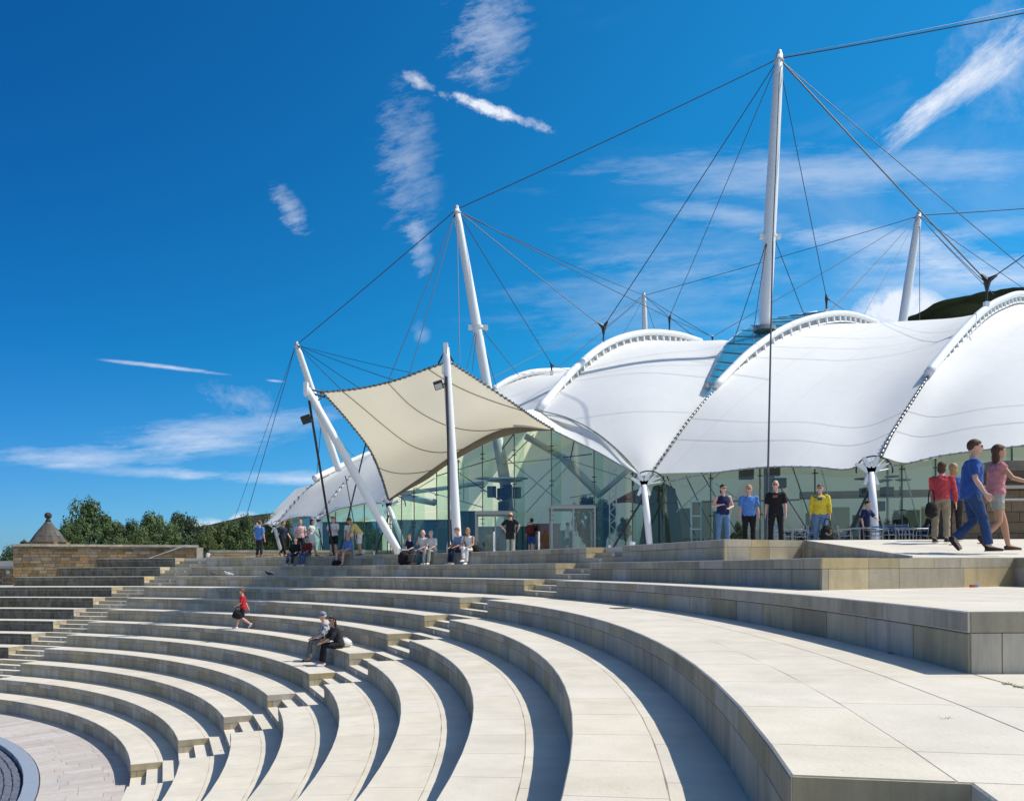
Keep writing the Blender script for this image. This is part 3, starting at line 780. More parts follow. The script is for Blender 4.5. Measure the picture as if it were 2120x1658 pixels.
# ---- glass walls
def inter(p, q, px):
    d = (px - HORX) / F
    # X = d*Y (+ roll negligible)
    t = (d * p[1] - p[0]) / ((q[0] - p[0]) - d * (q[1] - p[1]))
    return (p[0] + (q[0] - p[0]) * t, p[1] + (q[1] - p[1]) * t), t
MULL = mat('mullion_grey', (.10, .13, .12), .4, metal=.5)
def facade(p, q, cuts, tops, rows, gm, fin=None, fing=True):
    """glass wall on the line p-q; cuts are where the photo shows joints; tops the picked top edge (px, py)"""
    tx = [t[0] for t in tops]; ty = [t[1] for t in tops]
    def topz(px):
        (x, y), _ = inter(p, q, px)
        py = float(np.interp(px, tx, ty))
        return U(px, py, y).z
    wall = empty('glass_wall', (0, 0, 0), parent=bld)
    wall2 = MB()
    w = MB()
    for px in cuts:
        (x, y), _ = inter(p, q, px); zt = topz(px)
        w.box((x, y, (ZT + zt) / 2), (.05, .05, zt - ZT))
    root = w.build('glass_wall', MULL, bld)
    bpy.data.objects.remove(wall)
    dirv = Vector((q[0] - p[0], q[1] - p[1])).normalized(); nrm = Vector((-dirv.y, dirv.x))
    if nrm.y < 0: nrm = -nrm
    for i in range(len(cuts) - 1):
        a, b2 = cuts[i], cuts[i + 1]
        sub = 4
        xs = [a + (b2 - a) * k / sub for k in range(sub + 1)]
        pts = [(inter(p, q, x)[0], topz(x)) for x in xs]
        zs = [ZT] + [ZT + r for r in rows] + [None]
        for j in range(len(zs) - 1):
            z0 = zs[j]
            if max(t for _, t in pts) < z0 + .15: break
            low = [Vector((*c, z0 + .012)) for c, t in pts]
            hi = [Vector((*c, min(t, zs[j + 1] - .012) if zs[j + 1] else t)) for c, t in pts]
            hi = [Vector((h.x, h.y, max(h.z, l.z))) for h, l in zip(hi, low)]
            # joint to neighbours
            low[0] += Vector((*dirv, 0)) * .03 * (1 if b2 > a else -1); hi[0] += Vector((*dirv, 0)) * .03
            vs = low + hi; n = sub + 1
            MB().add(vs, [(k, k + 1, n + k + 1, n + k) for k in range(sub)]).build('glass_pane', gm, root)
        if fin:
            (x, y), _ = inter(p, q, a); zt = topz(a) - .1
            if zt > ZT + 1:
                f0 = Vector((x, y)) + nrm * .06; f1 = f0 + nrm * fin
                MB().add([(f0.x, f0.y, ZT), (f1.x, f1.y, ZT), (f1.x, f1.y, zt), (f0.x, f0.y, zt)], [(0, 1, 2, 3)]).build('glass_fin', FINGL, root)
                for k in range(1, int((zt - ZT) / 1.6) + 1):
                    for dz in ((0, .22) if fin > .7 else (0,)): MB().box((x, y - .05, ZT + 1.6 * k + dz), (.20, .08, .035)).build('patch_fitting', DARKM, root)
    return root
NA, NB, NC = (-6.7, 42.3), (5.6, 33.0), (13.6, 29.4)
g1 = facade(NA, NB, [808, 832, 858, 905, 950, 1000, 1066, 1143, 1231, 1310, 1333],
       [(805, 1042), (830, 1028), (885, 991), (930, 962), (960, 945), (1000, 922), (1050, 902), (1100, 892), (1146, 891), (1195, 913), (1240, 935), (1285, 960), (1333, 990)],
       (2.35, 4.6, 6.9), GLASS, fin=.75)
OFF = 1.4
g2 = facade((NB[0] + .4, NB[1] + OFF), (NC[0] + .6, NC[1] + OFF), [1337, 1375, 1472, 1574, 1688, 1800],
       [(1337, 985), (1375, 985), (1440, 970), (1500, 960), (1620, 950), (1750, 957), (1800, 940)], (2.2,), GLASS, fin=.6)
ND = (21.0, 27.2)
g3 = facade((NC[0] + .6, NC[1] + OFF), (ND[0], ND[1] + OFF), [1800, 1868, 1938, 2016, 2096, 2190, 2290],
       [(1800, 940), (1850, 948), (1950, 928), (2120, 905), (2300, 930)], (2.2,), GLASS, fin=.6)
NE, NF = (-13.9, 56.0), (-20.6, 67.0)
g4 = facade((NE[0], NE[1] + 1), (NA[0], NA[1] + 1), [664, 695, 725, 755, 780, 803], [(660, 1068), (695, 1050), (730, 1042), (765, 1036), (803, 1036)], (2.3,), TEALGL)
g5 = facade((NF[0] + .2, NF[1] + 1), (NE[0], NE[1] + 1), [600, 622, 643, 664], [(571, 1080), (592, 1070), (615, 1064), (640, 1063), (664, 1067)], (2.3,), TEALGL)
# ---- leaning V-headed columns at the nodes
def column(npx, npy, nY, fpx, label_stays, sc=1.0, fY=None, r=.13):
    n = U(npx, npy, nY)
    fY = fY or nY - .4
    f = U(fpx, HORY, fY); f.z = ZT
    o = MB().tube([f, f.lerp(n, .15), f.lerp(n, .5), n], [r * .7, r, r * 1.15, r * .9], 12).build('column', WHITE, bld, smooth=True)
    # star shaped head plates
    h = MB()
    for a in (-60, -25, 25, 60, 150, 210):
        d = Vector((math.sin(R(a)), 0, math.cos(R(a))))
        L_ = .62 * sc if abs(a) < 100 else .5 * sc
        s_ = Vector((d.z, 0, -d.x))
        q = [n - s_ * .12 * sc, n + s_ * .12 * sc, n + d * L_ + s_ * .05, n + d * L_ - s_ * .05]
        h.add([p + Vector((0, -.05, 0)) for p in q] + [p + Vector((0, .05, 0)) for p in q], [(0, 1, 2, 3), (7, 6, 5, 4), (0, 4, 5, 1), (1, 5, 6, 2), (2, 6, 7, 3), (3, 7, 4, 0)])
    h.build('column_head', WHITE, o)
    # fan window above the head
    Rf = .66 * sc
    c0 = n + Vector((.25, .25, .10))
    rim = [c0 + Vector((math.cos(R(a)) * Rf, 0, math.sin(R(a)) * Rf * .8)) for a in range(-10, 191, 10)]
    MB().tube(rim, .03, 5).build('fan_rim', DARKM, o)
    for a in range(10, 180, 22):
        MB().tube([n, c0 + Vector((math.cos(R(a)) * Rf, 0, math.sin(R(a)) * Rf * .8))], .018, 4).build('fan_spoke', WHITE, o)
    for dx in label_stays:
        g = U(fpx + dx, HORY, fY + .3); g.z = ZT
        MB().tube([n - Vector((0, 0, .5 * sc)), g], .045, 6).build('stay', DARKM, o)
        MB().tube([g, g + Vector((0, 0, .35))], .06, 6).build('stay_socket', WHITE, o)
    return o
column(1333, 1004, 32.8, 1347, (-85,))
column(1803, 978, 29.2, 1815, (-75, 22), 1.05)
column(805, 1048, 42.3, 845, (-70,), .95)
column(660, 1080, 55.6, 690, (-18,), .95)
column(568, 1092, 66.6, 588, (), .95)
column(536, 1093, 69.6, 521, (14,), .8)
# ---- inside: back wall lining, floor desks, lights
CREAM = mat('cream_lining', (.70, .66, .50), .8, c2=(.62, .60, .46), scale=.6, coord='Position')
CREAMT = membrane_mat('lining_cloth', (.86, .82, .62), (.95, .91, .66), .55)
inner = Patch([[(640, 1200, 78), (640, 1100, 78), (700, 990, 76)], [(830, 1200, 58), (840, 1080, 58), (860, 960, 55)], [(1000, 1200, 52), (1000, 1020, 51), (1010, 850, 49)],
               [(1200, 1200, 48), (1200, 1000, 47), (1215, 800, 44)], [(1450, 1200, 46), (1450, 1000, 45), (1470, 860, 41.5)], [(1700, 1200, 44), (1700, 980, 42), (1720, 850, 38.5)], [(2000, 1200, 43), (2000, 980, 41), (2020, 820, 36)], [(2400, 1200, 42), (2400, 950, 40), (2420, 820, 35)]])
inner.build('inner_wall', CREAMT, bld, 40, 8)

# ------------------------------------------------------------------ entrance canopy
can = empty('entrance_canopy', U(825, 1150, 30.3) * 1, 'cream fabric entrance canopy stretched between two leaning white poles', 'canopy')
can.location = (0, 0, 0)
CP = Patch([[(668, 812, 31.6), (718, 868, 33.6), (765, 930, 35.5), (789, 985, 39), (804, 1034, 42.2)],
            [(745, 804, 31.5), (780, 862, 33.2), (825, 922, 35), (850, 955, 38), (880, 982, 40.5)],
            [(820, 787, 31.1), (850, 848, 32.8), (890, 898, 34.3), (925, 925, 37), (960, 930, 38.8)],
            [(880, 765, 30.8), (930, 820, 32.6), (980, 863, 33.6), (1020, 885, 35.6), (1050, 887, 37.1)],
            [(930, 748, 30.5), (1000, 793, 32.1), (1060, 833, 32.9), (1108, 866, 34.6), (1147, 890, 35.8)]])
cm = CP.build('canopy_fabric', CANM, can, 28, 28)
def onp(u, v, dz=-.03): return CP.at(u, v) + Vector((0, -.01, dz))
SEAMC = mat('seam_brown', (.28, .24, .17), .8)
for u0, v0, u1, v1 in ((.13, 0, .52, 1), (.44, 0, .80, 1), (.78, 0, 1.0, .62), (0, .66, .30, 1), (0, .3, .42, 1)):
    if (u0, v0) == (0, .3): continue
    MB().tube([onp(u0 + (u1 - u0) * i / 30, v0 + (v1 - v0) * i / 30) for i in range(31)], .022, 4).build('seam', SEAMC, cm)
def edge_at(f0, n=44): return [f0(i / n) for i in range(n + 1)]
trim(edge_at(lambda t: CP.at(t, 0)), cm, .035, .22, .10, clamp=DCL)
trim(edge_at(lambda t: CP.at(0, t)), cm, .04, .22, .10, clamp=DCL)
trim(edge_at(lambda t: CP.at(1, t)), cm, .035, .22, .10, clamp=DCL)
# brown valance between the canopy and the glass
VAL = mat('valance_cloth', (.26, .23, .18), .9, c2=(.20, .18, .14), scale=2)
lo = [(804, 1038, 42.25), (845, 1014, 41.3), (885, 992, 40.2), (930, 960, 39), (1000, 921, 37.5), (1050, 902, 36.8), (1100, 893, 36.4), (1149, 891, 35.9)]
hi = [(804, 1033, 42.2), (840, 1008, 41.4), (880, 981, 40.5), (925, 949, 39.4), (985, 910, 38), (1040, 880, 37), (1085, 874, 36.5), (1147, 886, 35.8)]
Patch([[a, ((a[0] + b_[0]) / 2, (a[1] + b_[1]) / 2, (a[2] + b_[2]) / 2 + .12), b_] for a, b_ in zip(lo, hi)]).build('valance', VAL, can, 40, 4)
def pole(p, q, r0, r1, parent, name='pole', mt=WHITE, n=14):
    p, q = Vector(p), Vector(q)
    return MB().tube([p, p.lerp(q, .06), p.lerp(q, .5), p.lerp(q, .94), q], [r0, r0 * 1.12, (r0 + r1) / 2 * 1.22, r1 * 1.12, r1], n).build(name, mt, parent, smooth=True)
def ground(px, Y, z=None):
    p = U(px, HORY, Y); p.z = ZT if z is None else z; return p
pa = pole(ground(828, 31.95), U(636, 805, 30.9), .15, .13, can)
MB().box(U(634, 806, 30.9), (.14, .3, .55)).build('pole_cap', WHITE, pa)
MB().box(ground(830, 31.95) + Vector((0, 0, .12)), (.5, .3, .25)).build('pole_foot', WHITE, pa)
pb = pole(ground(948, 30.2), U(923, 720, 30.0), .16, .13, can)
MB().box(U(923, 722, 30.0), (.16, .3, .4)).box(U(923, 765, 30.0), (.30, .16, .3)).build('pole_cap', WHITE, pb)
for a, b_ in (((638, 806, 30.9), (668, 811, 31.6)), ((638, 812, 30.9), (672, 822, 31.8)), ((926, 728, 30), (938, 748, 30.5)), ((920, 728, 30), (908, 752, 30.5)), ((640, 806, 30.9), (652, 828, 31.6))):
    MB().tube([U(*a), U(*b_)], .04, 6).build('corner_cable', DARKM, can)
# corner loops of webbing
MB().tube(crv(UU([(668, 806, 31.6), (663, 812, 31.6), (666, 820, 31.6), (660, 828, 31.7), (650, 826, 31.7)]), 12), .03, 5).build('corner_cable', STEEL, can)
MB().tube([U(640, 830, 30.9), ground(692, 34.6)], .05, 6).build('tie_down', DARKM, can)
MB().tube([U(924, 780, 29.85), U(928, 905, 29.8), ground(930, 29.6)], .055, 6).build('tie_down', DARKM, can)
MB().tube([U(757, 920, 35), ground(702, 35.0)], .035, 5).build('tie_down', CABLE, can)
MB().tube([U(715, 985, 32), ground(745, 33.9)], .02, 5).build('tie_down', CABLE, can)
for (x, y, Y, sx, c) in ((908, 797, 29.8, -1, '1'), (634, 868, 31.0, -1, '2')):
    o = MB().box(U(x, y, Y), (.36, .25, .30), M3=Matrix.Rotation(R(-18), 3, 'Y') @ Matrix.Rotation(R(25), 3, 'X')).build('floodlight', DARKM, can)
    MB().tube([U(x + 5, y, Y), U(x + 14, y - 3, Y)], .03, 5).build('lamp_bracket', DARKM, o)
    if c == '1':
        MB().box(U(x, y + 3, Y - .15), (.28, .02, .2), M3=Matrix.Rotation(R(-18), 3, 'Y') @ Matrix.Rotation(R(25), 3, 'X')).build('lamp_glass', mat('lamp_glass', (.5, .52, .5), .2), o)

# ------------------------------------------------------------------ masts with their cables
def mast(name_label, top, base, r, group=None):
    p, q = U(*top), U(*base)
    root = empty('mast', q, name_label, 'mast')
    def loc(v): return Vector(v) - q
    MB().tube([loc(q), loc(q.lerp(p, .04)), loc(q.lerp(p, .45)), loc(q.lerp(p, .93)), loc(p)], [r * .85, r, r * 1.02, r * .80, r * .6], 18).build('shaft', WHITE, root, smooth=True)
    MB().tube([loc(p), loc(p) + Vector((0, 0, r * .8))], [r * .62, r * .4], 10).tube([loc(q.lerp(p, .978)), loc(q.lerp(p, .984))], r * .85, 10).build('mast_head', mat('light_steel', (.55, .56, .57), .4, metal=.3), root)
    return root, loc
def cable(rt, a, b_, r=.032, name='cable'):
    root, loc = rt
    pa_, pb_ = loc(U(*a)), loc(U(*b_))
    r *= .74
    sag = (pa_ - pb_).length * .004
    pts = [pa_.lerp(pb_, i / 8) - Vector((0, 0, sag * 4 * (i / 8) * (1 - i / 8))) for i in range(9)]
    return MB().tube(pts, r, 6).build(name, CABLE, root)
def yoke(rt, a, b_, arms, s=1.0):
    s *= .78
    """the dark forked casting where cables meet"""
    root, loc = rt
    c = loc(U(*a)); b = MB()
    for t in arms:
        d = (loc(U(*t)) - c); d = d.normalized() * .42 * s
        b.tube([c, c + d], [.15 * s, .05 * s], 6)
    e = loc(U(*b_))
    b.tube([c, c.lerp(e, .45), e], [.16 * s, .06, .05], 6)
    o = b.build('cable_yoke', DARKM, root)
    MB().box(e, (.22, .22, .25)).build('cable_shoe', WHITE, o)
TA_ = (1612, 122, 45); MA = mast('tallest white mast rising from the glazed strip of the roof', (1613, 116, 45), (1583, 682, 44.5), .34)
TB_ = (945, 434, 44); MBm = mast('white mast leaning left just behind the cream canopy', (945, 434, 44), (1014, 830, 44), .27)
TC_ = (614, 714, 52); MC = mast('small leaning white mast furthest left, behind the slanted canopy pole', (614, 714, 52), (702, 975, 55), .25)
TD_ = (1333, 612, 78); MD = mast('short distant white mast behind the crest of the second roof arch', (1333, 610, 78), (1336, 715, 78), .26)
TE_ = (1902, 446, 68); ME = mast('white mast leaning right in front of the dark hilltop', (1902, 446, 68), (1862, 712, 68), .36)
# collars half way up
for (root, loc), c, r in ((MA, (1594, 492, 44.7), .37), (MBm, (990, 680, 44), .3)):
    p = loc(U(*c)); MB().tube([p, p + Vector((0, 0, .16))], r, 14).box(p + Vector((r + .1, 0, .05)), (.3, .2, .25)).box(p - Vector((r + .1, 0, -.05)), (.3, .2, .25)).build('collar', WHITE, root)
MB().tube([U(1583, 684, 44.5) - U(1583, 682, 44.5) + Vector((0, 0, -.05)), Vector((0, 0, .12))], .62, 20).build('base_ring', STEEL, MA[0])
cable(MA, TA_, (945, 434, 44), .035); cable(MA, TA_, (2150, 22, 40), .04); cable(MA, (1625, 116, 45), (2150, 12, 52), .02)
cable(MA, TA_, (1250, 676, 47.2), .035); cable(MA, TA_, (1386, 656, 57), .03); cable(MA, TA_, (1711, 616, 50), .03)
cable(MA, TA_, (2040, 580, 41), .035); cable(MA, (1620, 128, 45), (2034, 572, 44), .025); cable(MA, TA_, (2150, 580, 48), .03)
cable(MA, (1590, 492, 44.5), (1517, 712, 43.5)); cable(MA, (1588, 498, 44.5), (1557, 706, 42)); cable(MA, (1605, 498, 44.5), (1666, 655, 47))
cable(MA, (1614, 150, 44.6), (1600, 500, 33), .035, 'tie_down'); 
root, loc = MA
MB().tube([loc(U(1600, 500, 33)), loc(U(1590, 980, 24.0)), loc(ground(1586, 23.0))], .032, 6).build('tie_down', CABLE, root)
yoke(MA, (1250, 678, 47.2), (1249, 712, 47), ((1600, 120, 45), (955, 440, 44), (1326, 614, 78)), 1.3)
yoke(MA, (1711, 617, 50), (1711, 645, 50), ((1625, 130, 45), (1748, 640, 50)), .8)
yoke(MA, (2044, 582, 41), (2042, 630, 41), ((1630, 130, 45), (2120, 535, 40)), 1.5)
yoke(MA, (1386, 658, 57), (1386, 688, 57), ((1605, 140, 45), (1186, 560, 50), (1474, 697, 60)), .8)
cable(MA, (1711, 617, 50), (1752, 645, 52), .025); cable(MA, (2044, 582, 41), (2150, 508, 38), .04)
yoke(MD, (1475, 697, 62), (1475, 712, 62), ((1560, 650, 64), (1385, 657, 60)), .7)
cable(MBm, TB_, (614, 714, 52), .035); cable(MBm, TB_, (1248, 678, 47.2), .03); cable(MBm, TB_, (1384, 657, 57), .03); cable(MBm, (950, 440, 44), (1330, 610, 78), .028)
cable(MBm, TB_, (1142, 754, 52), .03); yoke(MBm, (1142, 756, 52), (1142, 772, 52), ((950, 450, 44), (1175, 764, 53)), .8); cable(MBm, (1142, 756, 52), (1176, 766, 54), .02)
cable(MBm, (1000, 684, 44), (1075, 778, 50.6), .028); cable(MBm, (998, 700, 44), (1028, 800, 49.5), .026)
cable(MBm, TB_, (805, 786, 40), .026); cable(MBm, TB_, (848, 774, 40), .026)
cable(MBm, (946, 445, 44), (952, 752, 40), .024); cable(MBm, (985, 680, 44), (967, 762, 42), .024); cable(MBm, (987, 682, 44), (978, 768, 42), .024)
cable(MC, TC_, (812, 786, 42), .026); cable(MC, (620, 716, 52), (852, 772, 44), .024); cable(MC, TC_, (742, 802, 44), .026); cable(MC, TC_, (706, 806, 46), .026)
cable(MC, (610, 722, 52), (503, 1092, 60), .03); cable(MC, (609, 724, 52), (458, 1150, 56), .02)
cable(MC, (664, 886, 53), (656, 984, 60), .03); cable(MC, (690, 900, 54), (735, 945, 70), .03)
cable(MD, TD_, (1016, 784, 55), .03); cable(MD, (1330, 616, 78), (1150, 764, 53.5), .03); cable(MD, (1331, 620, 78), (1283, 702, 60), .03)
cable(MD, (1336, 622, 78), (1358, 690, 66), .03); cable(MD, TD_, (1452, 708, 62), .03); cable(MD, TD_, (1474, 697, 62), .03); cable(MD, (1386, 658, 57), (1475, 697, 62), .025)
cable(MD, TD_, (1900, 448, 68), .035); cable(MD, (1326, 614, 78), (1250, 680, 47.3), .03)
cable(ME, TE_, (1475, 697, 62), .035); cable(ME, TE_, (1718, 645, 52), .035); cable(ME, TE_, (1788, 652, 60), .02)
cable(ME, (1904, 460, 68), (1904, 668, 62), .032); cable(ME, TE_, (2150, 430, 60), .035); cable(ME, (1906, 444, 68), (2150, 424, 80), .02)
cable(ME, TE_, (2034, 580, 41), .028); cable(ME, TE_, (2058, 610, 41.5), .026); cable(ME, TE_, (2150, 618, 60), .03)

# ------------------------------------------------------------------ seen through the glass
def inthing(name, mb, mt, label, cat, group=None, smooth=False):
    return tag(mb.build(name, mt, None, smooth=smooth), label, cat, group)
INP = mat('inside_steel', (.42, .50, .47), .5)
# inner mast with its lamp dish and loudspeakers
im = empty('inner_mast', ground(1040, 40), 'pale mast inside the entrance hall carrying a dish and dark loudspeakers', 'mast')
q0 = Vector(im.location)
def IL(px, py, Y): return U(px, py, Y) - q0
MB().tube([IL(1060, 1130, 40.6), IL(1046, 1000, 40), IL(1030, 905, 39.5)], [.26, .30, .28], 14).build('shaft', INP, im, smooth=True)
MB().tube([IL(1044, 995, 40), IL(1044, 991, 40)], [.95, .85], 20).build('dish', INP, im)
for x, y in ((1018, 1018), (1040, 1022), (1070, 1020), (1042, 1050), (1050, 1015)):
    MB().box(IL(x, y, 39.6), (.42, .4, .55), rz=random.uniform(-.4, .4)).build('loudspeaker', DARKM, im)
for x in (1000, 1078):
    MB().tube([IL(1044, 993, 40), IL(x, 990, 40)], .05, 5).ell(IL(x, 990, 40), (.42, .3, .07)).build('lamp_arm', INP, im)
im2 = empty('inner_mast', ground(1592, 37), 'dark inner mast behind the visitors, hung with black loudspeakers under the roof edge', 'mast')
q0 = Vector(im2.location)
MB().tube([IL(1592, 1130, 37), IL(1590, 900, 37)], .22, 12).build('shaft', mat('dark_green_steel', (.10, .14, .12), .5), im2, smooth=True)
for x, y in ((1545, 982), (1600, 975), (1612, 1000)):
    MB().box(IL(x, y, 36), (.6, .4, .45), rz=random.uniform(-.4, .4)).build('loudspeaker', DARKM, im2)
im3 = empty('lamp_cluster', ground(1830, 33.5), 'cluster of flat lamp dishes and black loudspeakers hanging behind the right column', 'lamp')
q0 = Vector(im3.location)
MB().tube([IL(1838, 1128, 33.5), IL(1838, 950, 33.5)], .06, 8).build('shaft', STEEL, im3)
for x, y, w in ((1786, 991, .38), (1848, 986, .35), (1833, 994, .3), (1870, 993, .34), (1818, 997, .25)):
    MB().ell(IL(x, y, 33), (w, .3, .05)).build('dish', STEEL, im3)
for x, y in ((1793, 1020), (1836, 1018), (1818, 1048)):
    MB().box(IL(x, y, 32.8), (.42, .35, .4), rz=.3).build('loudspeaker', DARKM, im3)
# roof struts and bracing rods of the hall
st = empty('hall_frame', ground(1150, 38), 'pale green steel struts and thin rods bracing the entrance hall behind the glass', 'frame')
q0 = Vector(st.location)
for a, b_, r in (((1088, 903, 38.5), (1165, 947, 38.2), .16), ((1165, 947, 38.2), (1242, 1024, 36.5), .20), ((828, 1022, 44), (1000, 1000, 41), .12), ((1242, 1024, 36.5), (1310, 965, 35.2), .12), ((835, 1028, 44), (900, 1040, 43), .2)):
    MB().tube([IL(*a), IL(*b_)], r, 10).build('strut', INP, st, smooth=True)
for a, b_ in (((1165, 947, 38), (1225, 940, 36)), ((1165, 948, 38), (1040, 960, 39)), ((1165, 948, 38), (1080, 1030, 39)), ((1165, 948, 38), (1330, 1000, 34.5)), ((1105, 900, 38), (1045, 960, 39.5)),
              ((1066, 895, 37.8), (1040, 930, 39)), ((1040, 940, 39.5), (1160, 1040, 38)), ((930, 965, 40.5), (1070, 1060, 40)), ((905, 985, 41), (1040, 945, 39.5)), ((860, 1010, 42), (1000, 1050, 40)),
              ((1180, 960, 37.5), (1090, 1060, 38.5)), ((1190, 905, 36), (1180, 955, 38)), ((1240, 1020, 36.4), (1180, 1030, 38)), ((960, 960, 40), (960, 1040, 41)), ((850, 1020, 42), (900, 990, 42)),
              ((1380, 985, 35), (1440, 1110, 35)), ((1420, 985, 35), (1480, 1110, 35)), ((1450, 975, 35), (1530, 1110, 35)), ((1500, 970, 35), (1400, 1060, 35)), ((1640, 965, 34), (1690, 1110, 34)), ((1700, 968, 34), (1735, 1110, 34)), ((1870, 960, 32), (1905, 1100, 32)), ((1480, 1000, 35), (1640, 1110, 35)), ((1600, 985, 35), (1680, 1110, 35))):
    MB().tube([IL(*a), IL(*b_)], .028, 5).build('bracing_rod', DARKM if a[1] % 2 else INP, st)
# curved inner tent (white shell) behind the four visitors
sh = Patch([[(1510, 1130, 39), (1515, 1060, 39.3), (1530, 1010, 39.6)], [(1545, 1130, 38.5), (1550, 1040, 38.8), (1560, 985, 39.2)], [(1610, 1130, 38.4), (1612, 1045, 38.6), (1614, 990, 39)], [(1670, 1130, 38.6), (1660, 1080, 38.8), (1640, 1030, 39.2)]])
tag(sh.build('inner_tent', MEMB, None, 12, 10), 'white inner tent shell glowing behind the glass between the visitors', 'tent')
# concrete gallery beam, hedge, carpet and hanging lamps behind the right hand glass
gb = MB()
gb.add([U(1655, 1018, 36.5), U(1975, 1012, 34.5), U(1975, 1028, 34.5), U(1655, 1034, 36.5), U(1655, 1018, 37.3), U(1975, 1012, 35.3), U(1975, 1028, 35.3), U(1655, 1034, 37.3)], [(3, 2, 1, 0), (4, 5, 6, 7), (0, 1, 5, 4), (1, 2, 6, 5), (2, 3, 7, 6), (3, 0, 4, 7)])
inthing('gallery_beam', gb, mat('beam_concrete', (.30, .26, .20), .9, c2=(.22, .19, .15), scale=2), 'grey brown gallery beam running across behind the right hand glass', 'beam')
gr_ = MB()
gr_.tube([U(1430, 1038, 38), U(1600, 1036, 37.6), U(1655, 1034, 37)], .05, 6)
inthing('gallery_rail', gr_, STEEL, 'thin rail behind the four visitors inside the glass', 'rail')
for (x0, x1, ytop, Y, n_, lb) in ((1628, 1790, 1076, 31.6, 2600, 'low dark hedge of planters behind the cafe chairs left of the column'), (1830, 1990, 1074, 30.6, 2600, 'low dark hedge of planters behind the cafe chairs right of the column'), (1400, 1500, 1096, 35.5, 900, 'low dark planting at the foot of the glass left of the visitors')):
    b = MB(); rg = random.Random(x0); A0, A1_ = ground(x0, Y), ground(x1, Y); hh = U(x0, ytop, Y).z - ZT
    for i in range(n_):
        t = rg.random(); h_ = hh * (.65 + .35 * mnoise.noise(Vector((t * 9, x0, 0))))
        c = A0.lerp(A1_, t) + Vector((0, rg.uniform(-.35, .35), rg.uniform(.1, 1) * h_)); s_ = rg.uniform(.03, .07)
        n3 = Vector((rg.gauss(0, 1), rg.gauss(0, 1), rg.gauss(0, 1) + .5)).normalized(); x_ = n3.orthogonal().normalized(); y_ = n3.cross(x_)
        b.add([c - x_ * s_, c - y_ * s_ * .5, c + x_ * s_, c + y_ * s_ * .5], [(0, 1, 2, 3)])
    tag(b.build('hedge', mat('hedge_leaf', (.025, .05, .022), .6, c2=(.012, .026, .012), scale=1.5)), lb, 'hedge')
carp = MB(); carp.prism([(-6.5, 42.6), (5.8, 33.4), (13.9, 31.0), (21, 29), (30, 29), (34, 45), (-6, 54)], ZT - .2, ZT + .004)
tag(carp.build('hall_floor', mat('hall_carpet', (.06, .075, .085), .8, c2=(.04, .05, .06), scale=1)), kind='structure')
pw = empty('partition', ground(1460, 40), 'dim green grey partition panels standing in the hall behind the four visitors', 'partition')
q0 = Vector(pw.location)
for i, (x0, x1, yt) in enumerate(((1392, 1430, 1052), (1432, 1472, 1040), (1475, 1510, 1058), (1668, 1700, 1062), (1702, 1760, 1050), (1765, 1800, 1066), (1850, 1905, 1056), (1908, 1950, 1048))):
    a, c = ground(x0, 40) - q0, ground(x1, 40) - q0; zt4 = U(x0, yt, 40).z - ZT
    MB().box((a + c) / 2 + Vector((0, 0, zt4 / 2)), ((c - a).length - .05, .08, zt4)).build('panel', mat('panel_%d' % (i % 3), ((.16, .20, .16), (.34, .34, .24), (.08, .11, .10))[i % 3], .8), pw)
# doors
def doorbox(x0, x1, ytop, Y, label):
    e = empty('glass_door', ground((x0 + x1) / 2, Y), label, 'door')
    q0 = Vector(e.location); zt = U(x0, ytop, Y).z
    a, c = ground(x0, Y) - q0, ground(x1, Y) - q0
    d = Vector((-.0, 1.5, 0)); h = Vector((0, 0, zt - ZT))
    fr = MB()
    for p in (a, c, a + d, c + d, (a + c) / 2):
        fr.box(p + h / 2, (.08, .08, h.z))
    fr.box((a + c) / 2 + h, ((c - a).length + .1, .12, .14)).box((a + c) / 2 + h + d, ((c - a).length + .1, .12, .12)).box(a + h + d / 2, (.1, 1.5, .12)).box(c + h + d / 2, (.1, 1.5, .12))
    fr.build('door_frame', STEEL, e)
    for s_, t_ in ((a, (a + c) / 2), ((a + c) / 2, c)):
        MB().add([s_ + Vector((.05, 0, .02)), t_ + Vector((-.05, 0, .02)), t_ + Vector((-.05, 0, h.z - .08)), s_ + Vector((.05, 0, h.z - .08))], [(0, 1, 2, 3)]).build('door_leaf', GLASS, e)
    MB().tube([(a + c) / 2 + Vector((.12, -.06, .8)), (a + c) / 2 + Vector((.12, -.06, 1.4))], .025, 6).build('handle', STEEL, e)
    MB().box((a + c) / 2 + h + d / 2 + Vector((0, 0, .09)), ((c - a).length, 1.4, .03)).build('door_roof', STEEL, e)
doorbox(986, 1066, 1062, 36.2, 'left glazed entrance doorway with grey steel frame behind the man in black')
doorbox(1143, 1232, 1050, 34.4, 'right glazed entrance doorway with grey frame beside the indoor tree')
BLUEW = mat('exhibit_blue', (.05, .16, .22), .7, c2=(.02, .08, .10), scale=.8)
DKG = mat('dark_exhibit', (.03, .05, .05), .8, c2=(.07, .10, .10), scale=1.0)
TERR = mat('terracotta_desk', (.48, .12, .05), .6)
def boxthing(name, px0, px1, py, Y, dep, mt, label, cat):
    a, c = ground(px0, Y), ground(px1, Y); z = U(px0, py, Y).z
    b = MB(); w = (c - a).length
    b.box(((a.x + c.x) / 2, Y + dep / 2, (ZT + z) / 2), (w, dep, z - ZT))
    b.box(((a.x + c.x) / 2, Y + dep / 2, z + .03), (w + .12, dep + .12, .06))
    return inthing(name, b, mt, label, cat)
boxthing('reception_desk', 1106, 1160, 1086, 41, 1.0, TERR, 'terracotta coloured reception desk inside the entrance hall', 'desk')
boxthing('display_wall', 812, 940, 1078, 47, .4, BLUEW, 'dark blue display wall at the left end of the entrance hall', 'display')
